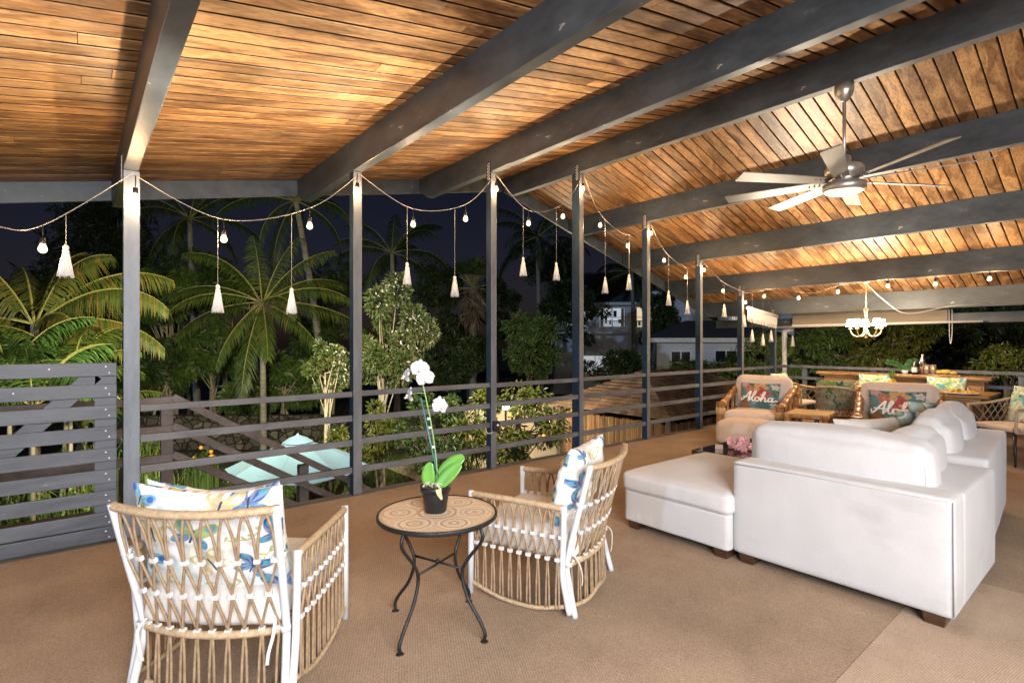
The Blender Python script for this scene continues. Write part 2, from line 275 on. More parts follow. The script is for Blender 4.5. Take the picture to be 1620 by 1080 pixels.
PRINT = printed('printed_cotton'); MOSA = printed('mosaic', .45, .1)
STEEL = mat('brushed_nickel', (.66, .62, .57), .36, metal=.8, var=.08, scale=4, stretch=(40, 1, 1))
BLADE = mat('fan_blade', (.21, .195, .185), .45, metal=.4, var=.12, scale=6)
BRASS = mat('chandelier_brass', (.62, .45, .28), .35, metal=.7, var=.15)
BLACK = mat('black_plastic', (.012, .012, .013), .4, var=.3, bump=.1)
THREAD = mat('thread', (.55, .53, .5), .8, var=.05)
CABLE = mat('cable', (.30, .28, .255), .6, var=.1)
YARN = fabric('yarn', (.8, .78, .74), wr=.1)
PVC = mat('white_pipe', (.75, .73, .69), .45, var=.06)
METALB = mat('tie_plate', (.018, .018, .02), .5, var=.3); DOT = mat('nail_head', (.85, .85, .85), .4)
BULB = glow('bulb_glow', (1, .76, .42), 1.7)
SHADE = glow('shade_glow', (1, .80, .54), 22)
LENS = glow('fan_lens', (1, .82, .6), .35)
# ------------------------------------------------------------------ mesh helpers
class MB:
    def __init__(s): s.v = []; s.f = []; s.m = []; s.c = None
    def add(s, vs, fs, m=0):
        o = len(s.v); s.v += [tuple(p) for p in vs]; s.f += [tuple(i + o for i in f) for f in fs]; s.m += [m]*len(fs)
    def box(s, c, d, rot=None, m=0):
        M3 = rot if rot is not None else Matrix.Identity(3); c = Vector(c)
        if isinstance(M3, (int, float)): M3 = Matrix.Rotation(M3, 3, 'Z')
        vs = [c + M3 @ Vector((x*d[0]/2, y*d[1]/2, z*d[2]/2)) for x in (-1, 1) for y in (-1, 1) for z in (-1, 1)]
        s.add(vs, [(0, 1, 3, 2), (4, 6, 7, 5), (0, 4, 5, 1), (2, 3, 7, 6), (0, 2, 6, 4), (1, 5, 7, 3)], m); return s
    def bar(s, p, q, wd, ht, up=(0, 0, 1), m=0):
        p, q = Vector(p), Vector(q); d = (q - p); L = d.length; d.normalize()
        sd_ = d.cross(Vector(up)).normalized(); u = sd_.cross(d)
        M3 = Matrix((d, sd_, u)).transposed()
        return s.box((p + q)/2, (L, wd, ht), M3, m)
    def tube(s, pts, r, n=8, m=0, cap=True, closed=False):
        pts = [Vector(p) for p in pts]; k = len(pts); rs = r if hasattr(r, '__len__') else [r]*k
        t = []
        for i in range(k):
            a = pts[(i - 1) % k] if (closed or i > 0) else pts[i]; b = pts[(i + 1) % k] if (closed or i < k - 1) else pts[i]
            t.append((b - a).normalized())
        u = t[0].orthogonal().normalized(); vs = []
        for i in range(k):
            u = (u - t[i]*u.dot(t[i])); u = u.normalized() if u.length > 1e-6 else t[i].orthogonal().normalized()
            w_ = t[i].cross(u)
            for j in range(n):
                a = 2*PI*j/n; vs.append(pts[i] + (u*math.cos(a) + w_*math.sin(a))*rs[i])
        fs = []
        for i in range(k if closed else k - 1):
            i2 = (i + 1) % k
            for j in range(n): fs.append((i*n + j, i*n + (j + 1) % n, i2*n + (j + 1) % n, i2*n + j))
        if cap and not closed:
            fs.append(tuple(reversed(range(n)))); fs.append(tuple((k - 1)*n + j for j in range(n)))
        s.add(vs, fs, m); return s
    def lathe(s, prof, n=24, c=(0, 0, 0), m=0, cap=True):
        vs = [(c[0] + r*math.cos(2*PI*j/n), c[1] + r*math.sin(2*PI*j/n), c[2] + z) for r, z in prof for j in range(n)]
        fs = [(i*n + j, i*n + (j + 1) % n, (i + 1)*n + (j + 1) % n, (i + 1)*n + j) for i in range(len(prof) - 1) for j in range(n)]
        if cap:
            fs.append(tuple(reversed(range(n)))); fs.append(tuple((len(prof) - 1)*n + j for j in range(n)))
        s.add(vs, fs, m); return s
    def ball(s, c, r, n=12, k=8, m=0):
        r = r if hasattr(r, '__len__') else (r, r, r)
        vs = [(c[0], c[1], c[2] - r[2])]
        for i in range(1, k):
            a = -PI/2 + PI*i/k
            vs += [(c[0] + r[0]*math.cos(a)*math.cos(2*PI*j/n), c[1] + r[1]*math.cos(a)*math.sin(2*PI*j/n), c[2] + r[2]*math.sin(a)) for j in range(n)]
        vs.append((c[0], c[1], c[2] + r[2])); L = len(vs) - 1
        fs = [(0, 1 + (j + 1) % n, 1 + j) for j in range(n)] + [(L, 1 + (k - 2)*n + j, 1 + (k - 2)*n + (j + 1) % n) for j in range(n)]
        fs += [(1 + i*n + j, 1 + i*n + (j + 1) % n, 1 + (i + 1)*n + (j + 1) % n, 1 + (i + 1)*n + j) for i in range(k - 2) for j in range(n)]
        s.add(vs, fs, m); return s
    def rbox(s, c, d, r=.05, n=14, bulge=(0, 0, 0), amp=0., fr=3., seed=0, m=0, rot=None):
        """soft rounded block: cube grid pulled to a rounded box, bulged, with cloth-like unevenness"""
        vs = []; fs = []; idx = {}
        hx = [x/2 for x in d]
        def vid(p):
            key = tuple(round(x, 4) for x in p)
            if key in idx: return idx[key]
            q = Vector([math.copysign(abs(x)**.8, x)*h for x, h in zip(p, hx)])
            inn = Vector([max(-h + r, min(h - r, x)) for x, h in zip(q, hx)])
            dl = q - inn
            if dl.length > 1e-9: q = inn + dl.normalized()*r
            for ax in range(3):
                o1, o2 = [i for i in range(3) if i != ax]
                q[ax] += math.copysign(1, q[ax])*bulge[ax]*(1 - p[o1]**2)*(1 - p[o2]**2)*(abs(p[ax])**2)
            if amp:
                nv = mnoise.noise_vector((q*fr) + Vector((seed*7.1, seed*3.3, 0))); q += nv*amp
            if rot is not None: q = rot @ q
            idx[key] = len(vs); vs.append(q + Vector(c)); return idx[key]
        g = [-1 + 2*i/n for i in range(n + 1)]
        for ax in range(3):
            for sg in (-1, 1):
                for i in range(n):
                    for j in range(n):
                        q = []
                        for (a, b) in ((i, j), (i + 1, j), (i + 1, j + 1), (i, j + 1)):
                            p = [0, 0, 0]; p[ax] = sg; p[(ax + 1) % 3] = g[a]; p[(ax + 2) % 3] = g[b]; q.append(vid(p))
                        fs.append(tuple(q) if sg > 0 else tuple(reversed(q)))
        s.add(vs, fs, m); return s

def obj(name, mb, mats, parent=None, smooth=False, bevel=0., cols=None, loc=None):
    me = bpy.data.meshes.new(name)
    me.from_pydata(mb.v, [], mb.f)
    mats = mats if isinstance(mats, (list, tuple)) else [mats]
    for x in mats: me.materials.append(x)
    if len(mats) > 1: me.polygons.foreach_set('material_index', mb.m)
    if smooth: me.polygons.foreach_set('use_smooth', [x == 0 for x in mb.m] if CLIP in mats else [True]*len(me.polygons))
    if cols is not None:
        a = me.color_attributes.new('print', 'FLOAT_COLOR', 'POINT'); a.data.foreach_set('color', np.asarray(cols, dtype=np.float32).ravel())
    me.update()
    o = bpy.data.objects.new(name, me); C.objects.link(o)
    if parent is not None: o.parent = parent
    if loc is not None: o.location = loc
    if bevel:
        b = o.modifiers.new('edge', 'BEVEL'); b.width = bevel; b.segments = 2; b.limit_method = 'ANGLE'
    return o
def tag(o, label, cat, group=None, kind=None):
    o['label'] = label; o['category'] = cat
    if group: o['group'] = group
    if kind: o['kind'] = kind
    return o
def thing(name, label, cat, loc=(0, 0, 0), rz=0., group=None):
    o = bpy.data.objects.new(name, None); C.objects.link(o); o.location = loc; o.rotation_euler = (0, 0, rz); o.empty_display_size = .1
    return tag(o, label, cat, group)
def struct(name, mb, m, label=None, bevel=0.):
    o = obj(name, mb, m, bevel=bevel); o['kind'] = 'structure'
    if label: o['label'] = label
    return o
def dup(root, loc, rz, label=None, group=None):
    r = root.copy(); C.objects.link(r); r.location = loc; r.rotation_euler = (0, 0, rz)
    if label: r['label'] = label
    if group: r['group'] = group
    for ch in list(root.children):
        c = ch.copy(); C.objects.link(c); c.parent = r
        for g in list(ch.children):
            d = g.copy(); C.objects.link(d); d.parent = c
    return r
def smooth_path(pts, k=6):
    pts = [Vector(p) for p in pts]; out = []
    for i in range(len(pts) - 1):
        p0 = pts[max(i - 1, 0)]; p1 = pts[i]; p2 = pts[i + 1]; p3 = pts[min(i + 2, len(pts) - 1)]
        for j in range(k):
            t = j/k
            out.append(.5*((2*p1) + (p2 - p0)*t + (2*p0 - 5*p1 + 4*p2 - p3)*t*t + (3*p1 - p0 - 3*p2 + p3)*t**3))
    out.append(pts[-1]); return out

# ------------------------------------------------------------------ the deck and its roof
RIDGE, ZR = 5.16, 3.69
def bz(X): return ZR - .2*(RIDGE - X) if X < RIDGE else ZR - .298*(X - RIDGE)     # underside of a beam
def cz(X): return bz(X) + .30                                                     # underside of the boards
PX = [.271, 2.026, 3.66, 5.124, 6.59, 8.05, 9.46, 10.79]; PW = [.10, .085, .08, .08, .075, .075, .075, .08]
DY = 4.806; XEND = 11.55; XL = -3.2; YB = -3.0; YE = 6.45
mb = MB(); mb.box(((XL + XEND)/2, (YB + 4.96)/2, -.135), (XEND - XL, 4.96 - YB, .25)); struct('deck_slab', mb, EDGE)
mb = MB(); mb.box(((XL + XEND - .05)/2, (YB + 4.79)/2, -.004), (XEND - XL - .05, 4.79 - YB, .012)); struct('carpet_floor', mb, CARPET, 'brown woven carpet covering the deck')
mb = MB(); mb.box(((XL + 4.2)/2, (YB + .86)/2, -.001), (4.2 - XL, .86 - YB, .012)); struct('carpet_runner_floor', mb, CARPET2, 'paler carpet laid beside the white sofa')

def ceiling(x0, x1, name, label):
    t = thing(name, label, 'ceiling', ((x0 + x1)/2, 2, cz((x0 + x1)/2)), group='board ceiling slopes')
    mb = MB(); wd = .135; y = YB; k = 0
    sl = .2 if x1 <= RIDGE + .01 else -.298; L = x1 - x0
    while y < YE - .02:
        x = x0; cut = x0 + RNG.uniform(1.5, 7.); dz = RNG.uniform(-.0015, .0015)
        while x < x1 - .01:
            xe = min(cut, x1)
            if x1 - xe < .4: xe = x1
            z0 = cz(x + 1e-6) if x1 <= RIDGE + .01 else cz(RIDGE) - .298*(x - RIDGE); z1 = z0 + sl*(xe - x)
            e = .019 if x1 <= RIDGE + .01 else .011; c = .005; y0, y1 = y + e/2, y + wd - e/2
            ox, oy, oz = t.location
            X0, X1 = x + .0015 - ox, xe - .0015 - ox
            prof = [(y0, .03), (y0, c), (y0 + c, dz), (y1 - c, dz), (y1, c), (y1, .03)]
            vs = [(X0, yy - oy, z0 + zz - oz) for yy, zz in prof] + [(X1, yy - oy, z1 + zz - oz) for yy, zz in prof]
            mb.add(vs, [(i + 1, i, 6 + i, 7 + i) for i in (1, 2, 3)] + [(0, 1, 2, 3, 4, 5), (11, 10, 9, 8, 7, 6)])
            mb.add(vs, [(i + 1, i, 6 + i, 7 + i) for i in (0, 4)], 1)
            x = xe; cut = xe + RNG.uniform(4., 6.)
        y += wd
    obj('boards', mb, [PLANK, GROOVE_SHADE], t)
    mb = MB()
    z0, z1 = (cz(x0 + 1e-6), cz(x1 - 1e-6)); ox, oy, oz = t.location
    ys = (YB - oy, YE + .05 - oy); v = []
    for zz in (.032, .09):
        v += [(x0 - ox, ys[0], z0 + zz - oz), (x1 - ox, ys[0], z1 + zz - oz), (x1 - ox, ys[1], z1 + zz - oz), (x0 - ox, ys[1], z0 + zz - oz)]
    mb.add(v, [(3, 2, 1, 0), (4, 5, 6, 7), (0, 1, 5, 4), (1, 2, 6, 5), (2, 3, 7, 6), (3, 0, 4, 7)])
    obj('roof_deck', mb, mat('roof_felt', (.05, .05, .05), .9), t)
ceiling(XL, RIDGE, 'board_ceiling', 'brown board ceiling slope rising from the left to the ridge')
ceiling(RIDGE, XEND, 'board_ceiling', 'brown board ceiling slope falling from the fan towards the bar')

ORD = ['first', 'second', 'third', 'fourth', 'fifth', 'sixth', 'seventh', 'eighth']
BL = ['grey beam over the front wicker chair, leftmost of the roof beams', 'wide grey beam on the second post from the left, left of the middle',
      'grey beam just in front of the ridge, left of the fan beam', 'grey ridge beam from which the ceiling fan hangs',
      'grey beam directly behind the ceiling fan blades', 'grey beam between the fan and the chandelier, sixth from the left',
      'grey beam the chandelier chain hangs from', 'pale grey beam nearest the bar and the roller blind']
for k, X in enumerate(PX):
    wd = .095; xc = X + .045; h = .315
    z0 = bz(xc); t = tag(obj('roof_beam', MB(), BEAM), BL[k], 'beam', 'roof beams')
    mb = MB(); y0, y1 = YB, YE
    pr = [(y0, 0), (y1 - .21, 0), (y1 - .02, .12), (y1 - .02, h), (y0, h)]
    v = [(-wd/2, y, z) for y, z in pr] + [(wd/2, y, z) for y, z in pr]
    mb.add(v, [(4, 3, 2, 1, 0), (5, 6, 7, 8, 9)] + [(i, (i + 1) % 5, 5 + (i + 1) % 5, 5 + i) for i in range(5)])
    bpy.data.objects.remove(t)
    t = tag(obj('roof_beam', mb, BEAM, bevel=.006, loc=(xc, 0, z0)), BL[k], 'beam', 'roof beams')
PL = ['pale weathered grey post beside the slatted gate', 'grey post right of the front wicker chair', 'grey post with an outlet box near the orchid',
      'thick grey post under the ridge beam', 'grey post right of the second wicker chair back', 'grey post before the bamboo hut wall',
      'thin grey post left of the first bamboo armchair', 'corner grey post beside the white drain pipe']
def tieplate(mb, md, X, Y, z0, z1):
    mb.box((X - .004, Y + .034, (z0 + z1)/2), (.006, .06, z1 - z0))
    n = int((z1 - z0)/.018)
    for i in range(n):
        for j in (0, 1):
            md.box((X - .008, Y + .014 + .026*j + (.010 if i % 2 else 0), z0 + .012 + i*.018), (.003, .0105, .0105))
for k, X in enumerate(PX):
    dp = .14 if k == 3 else .095; zt = bz(X + .045)
    t = thing('roof_post', PL[k], 'post', (X, DY, 0), group='posts along the railing')
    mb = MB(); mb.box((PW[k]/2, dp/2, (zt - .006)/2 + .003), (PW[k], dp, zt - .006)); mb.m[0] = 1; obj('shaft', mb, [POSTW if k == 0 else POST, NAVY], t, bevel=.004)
    mb = MB(); md = MB(); tieplate(mb, md, -.0012 if k else -.0012, .005, zt - .10, zt + .11)
    if k != 1:
        b = obj('tie_plate', mb, METALB, t); obj('nail', md, DOT, b)['label'] = 'rows of bright nail heads'
    if k == 2:
        mb = MB(); mb.box((.05, -.025, .49), (.075, .05, .115)); bx = obj('outlet_box', mb, METALB, t, bevel=.005)
        mb = MB(); mb.lathe([(.001, 0), (.014, 0), (.014, .006), (.001, .006)], 12); o = obj('outlet_cap', mb, PVC, bx); o.rotation_euler = (PI/2, 0, 0); o.location = (.055, -.0505, .505)
        mb = MB(); mb.tube(smooth_path([(.012, -.02, .43), (-.02, -.02, .415), (-.06, .0, .425), (-.05, .05, .5)]), .004, 6); obj('outlet_cord', mb, PVC, bx, True)

# fascia boards along the eave (one per slope) and the header over the bar end
def fascia(x0, x1, label):
    z0, z1 = cz(x0 + 1e-6), cz(x1 - 1e-6)
    mb = MB(); mb.bar((0, 0, 0), (x1 - x0, 0, z1 - z0), .035, .19)
    tag(obj('eave_board', mb, BEAM, bevel=.004, loc=(x0, YE + .018, z0 - .09)), label, 'eave board', 'eave boards')
xs = [XL] + [x + .045 for x in PX[:4]]
fascia(XL, RIDGE - .05, 'grey eave board under the left ceiling slope, above the palms')
fascia(RIDGE + .05, XEND, 'grey eave board descending under the right ceiling slope')
mb = MB(); mb.box((0, 0, 0), (.06, 9.4, .17)); tag(obj('header_beam', mb, BEAM, bevel=.004, loc=(XEND - .08, YE - 4.72, 1.855)), 'thin grey header beam above the garden beyond the bar', 'beam')

# ------------------------------------------------------------------ railing
RZ = [.955, .725, .50, .235]
t = thing('deck_railing', 'grey four rail railing running between the posts along the deck edge', 'railing', (PX[0], DY, 0))
for k in range(7):
    xa, xb = PX[k] + PW[k] + .003, PX[k + 1] - .003
    for i, z in enumerate(RZ):
        hh = .05 if i == 0 else .058
        dz = [.0, .004, -.005, .002][(k + i) % 4]*.8
        mb = MB(); mb.box(((xa + xb)/2 - PX[0], .035, z + dz), (xb - xa, .042, hh)); obj('rail', mb, RAILP, t, bevel=.004)
t2 = thing('end_railing', 'grey rail fence across the far end behind the bar', 'railing', (XEND - .15, 2.3, 0))
for i, z in enumerate(RZ):
    mb = MB(); mb.box((0, 0, z), (.042, 5.0, .055)); obj('rail', mb, RAILP, t2, bevel=.004)
for y in (2.2, 1.0, -1.0):
    mb = MB(); mb.box((.06, y, .48), (.075, .085, .96)); obj('railing_post', mb, POST, t2, bevel=.004)
mb = MB()
for z in RZ[:1]: mb.box(((PX[7] + PW[7] + XEND - .175)/2 - PX[0], .035, z), (XEND - .175 - PX[7] - PW[7], .042, .05))
obj('rail', mb, RAILP, t, bevel=.004)

# slatted gate at the left
g = thing('slatted_gate', 'grey board gate with a diagonal brace, left of the first post', 'gate', (.24, 4.86, .0))
for i in range(9):
    z = 1.3 - .155*i - .048 ; z = max(z, .06)
    mb = MB(); mb.box((-1.25, -.012 + .001*(i % 2), z), (2.49, .022, .098)); b = obj('board', mb, GATEP, g, bevel=.004)
    md = MB()
    for (x, dz) in ((-.07, .02), (-.05, -.025), (-.38 - .18*i, .01), (-1.6, .02)):
        md.lathe([(.001, 0), (.006, 0), (.004, .003), (.0005, .003)], 8)
        n0 = len(md.v) - 32
        for q in range(n0, len(md.v)):
            a = md.v[q]; md.v[q] = (a[0] + x, -.0245 - a[2], a[1] + z + dz)
    obj('screw', md, DOT, b)
mb = MB(); mb.box((-.07, .018, .66), (.13, .034, 1.28)); obj('stile', mb, GATEP, g, bevel=.004)
mb = MB(); mb.box((-2.42, .018, .66), (.13, .034, 1.28)); obj('stile', mb, GATEP, g, bevel=.004)
mb = MB(); mb.bar((-.13, .016, 1.22), (-1.16, .016, .10), .03, .11, up=(0, 0, 1)); obj('brace', mb, GATEP, g, bevel=.004)

# outside stair beyond the railing
st = thing('garden_stair', 'brown painted stair and handrail going down to the garden', 'stair', (.67, 5.93, 0))
mb = MB(); mb.box((-1.6, -.47, -.09), (3.1, .92, .12)); obj('landing', mb, STAIRP, st, bevel=.004)
for i in range(14):
    mb = MB(); mb.box((.1 + .29*i, -.47, -.2 - .19*i), (.30, .9, .04)); obj('tread', mb, STAIRP, st, bevel=.004)
for sgn in (0, -.92):
    mb = MB(); mb.bar((-.05, sgn - (.03 if sgn else -.03), -.2), (4.0, sgn - (.03 if sgn else -.03), -2.82), .04, .24); obj('stringer', mb, STAIRP, st)
for x, zb, zt in ((.0, -.3, .94), (1.27, -2.0, .10), (3.6, -2.9, -1.35), (-2.9, -.3, .94)):
    mb = MB(); mb.box((x, 0.05, (zt + zb)/2), (.10, .09, zt - zb)); obj('newel_post', mb, STAIRP, st, bevel=.005)
for dz in (0, -.27, -.54):
    mb = MB(); mb.bar((.04, -.02, .93 + dz), (3.7, -.02, .93 + dz - 2.29), .045, .07); obj('handrail', mb, STAIRP, st, bevel=.004)
    mb = MB(); mb.bar((-3.0, -.02, .90 + dz), (.04, -.02, .90 + dz), .045, .07); obj('handrail', mb, STAIRP, st, bevel=.004)
# ------------------------------------------------------------------ string lights and tassels
YS = 4.752
MID = [(-.17, 2.08), (.92, 2.28), (1.60, 2.48), (2.63, 2.64), (3.27, 2.79), (4.18, 2.87), (4.76, 3.04), (5.47, 3.03), (6.06, 2.82), (6.94, 2.70), (7.53, 2.49), (8.68, 2.34)]
POB = [(.34, 2.51), (2.04, 2.87), (3.69, 3.19), (5.13, 3.46), (6.61, 3.07), (8.07, 2.65), (9.48, 2.18)]
path = [(-1.5, YS, 2.5), (-.9, YS, 2.27), (-.42, YS, 2.2)]
ev = sorted([(x, z + .155, 0) for x, z in MID] + [(PX[k] + PW[k]/2, bz(PX[k] + .045) - .035, 1) for k in range(7)])
anchors = [(x, z) for x, z, p in ev if p]
for x, z, p in ev: path.append((x, YS + (.0 if not p else .02), z))
cablepts = []; seg = []
for q in path:
    seg.append(q)
    if abs(q[1] - YS - .02) < .001:                                 # the cord is pinned at each post
        cablepts += smooth_path(seg, 7)[:-1]; seg = [q]
cablepts += smooth_path(seg, 7)
sl = thing('string_lights', 'string of warm bulbs looped from post to post along the railing', 'string lights', (0, 0, 0), group='festoon light strings')
mb = MB(); mb.tube(cablepts, .0032, 6); obj('cable', mb, CABLE, sl, True)
def bulb(parent, x, y, z, top, pw=13):
    mb = MB(); mb.tube([(x, y, top), (x, y, z + .05)], .004, 5); mb.lathe([(.004, .075), (.017, .07), (.019, .035), (.016, .028)], 10, (x, y, z)); s_ = obj('socket', mb, BLACK, parent, True)
    mb = MB(); mb.lathe([(.012, .034), (.016, .024), (.024, .004), (.0255, -.009), (.022, -.021), (.012, -.030), (.001, -.033)], 16, (x, y, z)); b_ = obj('bulb', mb, BULB, parent, True)
    lamp('bulb_light', 'POINT', (x, y, z), None, pw, .042, (1, .64, .33)).parent = b_
for x, z in MID: bulb(sl, x, YS, z, z + .155)
for x, z in POB: bulb(sl, x, YS, z, z + .16, 9)
sl2 = thing('string_lights', 'string of warm bulbs strung under the beam past the chandelier', 'string lights', (0, 0, 0), group='festoon light strings')
ys2 = [(4.4, 2.27), (3.82, 2.20), (3.22, 2.26), (2.54, 2.30), (1.97, 2.28), (1.39, 2.30)]
pp = [(9.46, YS, bz(9.5) - .05)]
for i, (y, z) in enumerate(ys2): pp += [(9.46, y, z + .10), (9.46, y - .28, z + (.07 if i % 2 else .115))]
mb = MB(); mb.tube(smooth_path(pp, 6), .0034, 6); obj('cable', mb, CABLE, sl2, True)
for y, z in ys2: bulb(sl2, 9.46, y, z, z + .10)
def cable_z(x):
    for a, b in zip(cablepts[:-1], cablepts[1:]):
        if a.x <= x <= b.x: return a.z + (b.z - a.z)*(x - a.x)/max(1e-6, b.x - a.x)
    return cz(x) - .1
def tassel(name, x, y, z, top, k, label):
    t = thing('tassel', label, 'tassel', (x, y, z), 0, 'white yarn tassels hung along the railing')
    mb = MB(); mb.tube([(0, 0, .1), (0, 0, top - z)], .0012, 5); obj('thread', mb, THREAD, t)
    mb = MB(); mb.lathe([(.004, .12), (.014, .112), (.017, .098), (.012, .085), (.019, .078), (.019, .068), (.012, .062)], 12); obj('knot', mb, YARN, t, True)
    mb = MB(); n = 46
    for j in range(n):
        a = 2*PI*j/n + random.uniform(-.05, .05); r1 = .045*k*random.uniform(.75, 1.08); q = random.uniform(-.008, .008)
        mb.tube([(.014*math.cos(a), .014*math.sin(a), .07), (.6*r1*math.cos(a), .6*r1*math.sin(a), .0), (r1*math.cos(a + .1), r1*math.sin(a + .1), -.10 + q)], .0042, 4)
    mb.lathe([(.012, .07), (.036*k, -.095)], 14); obj('skirt', mb, YARN, t, True)
TS = [(-.05, 2.0, 1.1, 'largest white tassel beside the leftmost bulb, left of the gate post'), (.88, 1.79, 1, 'white tassel hanging in front of the lit palm crown, left of the pair'),
      (1.45, 1.80, 1, 'white tassel in front of the leaning palm trunk, right of the lit palm crown'), (2.57, 2.13, 1, 'white tassel hanging above the pale flowering tree'),
      (3.14, 2.04, 1, 'white tassel beside the third post, above the orchid flowers'), (4.11, 2.34, 1, 'white tassel just right of the outlet post, against dark sky'),
      (4.66, 2.33, 1, 'white tassel just left of the thick ridge post'), (5.59, 2.22, 1, 'white tassel right of the ridge post above the lit house windows'),
      (6.11, 2.30, 1, 'white tassel left of the fifth post under a low bulb'), (7.08, 2.12, 1, 'white tassel just right of the fifth post above the dark bush'),
      (7.60, 2.0, 1, 'white tassel just left of the sixth post'), (8.75, 1.99, 1, 'white tassel between the sixth and seventh posts')]
for x, z, k, lb in TS: tassel('tassel', x, YS + .015, z, cable_z(x) + .004, k*.9, lb)
for (px, py, X, lb) in [(1177, 508, 9.7, 'white tassel overlapping the seventh post beside the fringed shade'), (1190, 532, 10.0, 'left white tassel of three under the fringed shade'), (1207, 538, 10.3, 'lowest white tassel in the middle under the fringed shade'),
                        (1220, 532, 10.55, 'right white tassel of three under the fringed shade'), (1254, 540, 11.3, 'white tassel right of the drain pipe bend')]:
    p = atY(px, py, YS) if px < 1240 else atX(px, py, XEND - .12)
    tassel('tassel', p.x, p.y, p.z, cz(p.x) - .26 if px < 1240 else 1.78, .85, lb)

# ------------------------------------------------------------------ fringed shade, roller blind, drain pipe
t = thing('fringed_shade', 'short white rolled shade with a fringe between the last two posts', 'shade', (9.62, 4.78, 0))
mb = MB(); mb.tube([(0, 0, 2.08), (1.2, 0, 1.965)], .035, 12); obj('roll', mb, YARN, t, True)
mb = MB()
for i in range(60):
    x = i*.02; z = 2.08 - .096*x; mb.box((x + .01, 0, z - .09), (.0215, .006 + .004*(i % 2), .16))
    for q in range(2): mb.tube([(x + .01*q, 0, z - .16), (x + .01*q + random.uniform(-.006, .006), random.uniform(-.01, .01), z - .235 - random.uniform(0, .02))], .003, 4)
obj('fringe', mb, YARN, t)
t = thing('roller_blind', 'half raised tan roller blind under the far header beam', 'blind', (XEND - .2, 3.45, 0))
BLND = fabric('blind_cloth', (.30, .25, .185), wr=.05)
mb = MB(); mb.box((0, 0, 1.905), (.012, 2.5, .20)); obj('cloth', mb, BLND, t)
mb = MB(); mb.tube([(0, -1.26, 2.02), (0, 1.26, 2.02)], .03, 12); obj('roller', mb, BLND, t, True)
mb = MB(); mb.box((0, 0, 1.79), (.02, 2.52, .03)); obj('bottom_bar', mb, PVC, t)
mb = MB(); mb.tube(smooth_path([(.0, -1.27, 2.0), (0, -1.275, 1.6), (0, -1.29, 1.42), (0, -1.31, 1.6), (0, -1.31, 2.0)], 5), .006, 5); obj('bead_chain', mb, PVC, t, True)
p = atX(1241, 590, XEND + .12)
t = thing('drain_pipe', 'white drain pipe with an elbow beside the corner post', 'pipe', (p.x, p.y, 0))
mb = MB(); mb.tube(smooth_path([(0, 0, -2.8), (0, 0, 1.0), (0, 0, 1.60), (0, -.02, 1.68), (.0, -.13, 1.72), (0, -.16, 1.78), (0, -.16, 1.9)], 5), .048, 14); obj('tube', mb, PVC, t, True)
for z in (.95, 1.57):
    mb = MB(); mb.lathe([(.05, -.03), (.056, -.03), (.056, .03), (.05, .03)], 16, (0, 0, z), cap=False); obj('collar', mb, PVC, t, True)
# thin pale gutter line seen below the fringed shade
mb = MB(); mb.tube([(0, 0, 0), (0, -3.4, .03)], .02, 8); tag(obj('curtain_rod', mb, PVC, None, True, loc=(XEND - .2, 5.15, 1.76)), 'thin white rod running behind the corner post', 'rod')

# ------------------------------------------------------------------ ceiling fan
fx, fy, fz = 5.17, 1.71, 2.83
fan = thing('ceiling_fan', 'brushed nickel ceiling fan with eight grey blades on a long rod', 'ceiling fan', (fx, fy, fz))
mb = MB(); mb.lathe([(.075, .86 - .0), (.075, .79), (.055, .75), (.03, .72), (.012, .71)], 24); obj('canopy', mb, STEEL, fan, True)
mb = MB(); mb.tube([(0, 0, .72), (0, 0, .14)], .014, 12); obj('downrod', mb, STEEL, fan, True)
mb = MB(); mb.lathe([(.02, .24), (.05, .235), (.055, .17), (.13, .15), (.15, .13), (.15, .06), (.11, .045), (.11, .0), (.165, -.005), (.168, -.055), (.15, -.07), (.14, -.07)], 36); obj('motor', mb, STEEL, fan, True)
mb = MB(); mb.lathe([(.14, -.066), (.13, -.082), (.08, -.092), (.001, -.095)], 32); obj('lens', mb, LENS, fan, True)
for k in range(8):
    a = -YAW + 0 ; a = math.atan2(RX.y, RX.x) + math.radians(8) + k*PI/4
    mb = MB(); pts = []
    prof = [(.15, .05), (.2, .055), (.55, .066), (.97, .072), (.985, .066)]
    tl = math.radians(13)
    for r, hw in prof:
        for sgn in (-1, 1):
            for zz in (-.004, .004):
                x, y, z = r, sgn*hw*math.cos(tl), sgn*hw*math.sin(tl) + zz + .02
                pts.append((x*math.cos(a) - y*math.sin(a), x*math.sin(a) + y*math.cos(a), z))
    fs = []
    for i in range(4):
        o = i*4; fs += [(o, o + 4, o + 6, o + 2), (o + 1, o + 3, o + 7, o + 5), (o, o + 1, o + 5, o + 4), (o + 2, o + 6, o + 7, o + 3)]
    fs += [(0, 2, 3, 1), (16, 17, 19, 18)]
    mb.add(pts, fs); bl = obj('blade', mb, BLADE, fan)
    mb = MB()
    for r in (.19, .23, .27):
        mb.ball((r*math.cos(a), r*math.sin(a), .010), .007, 8, 4)
    obj('screw', mb, STEEL, bl, True)

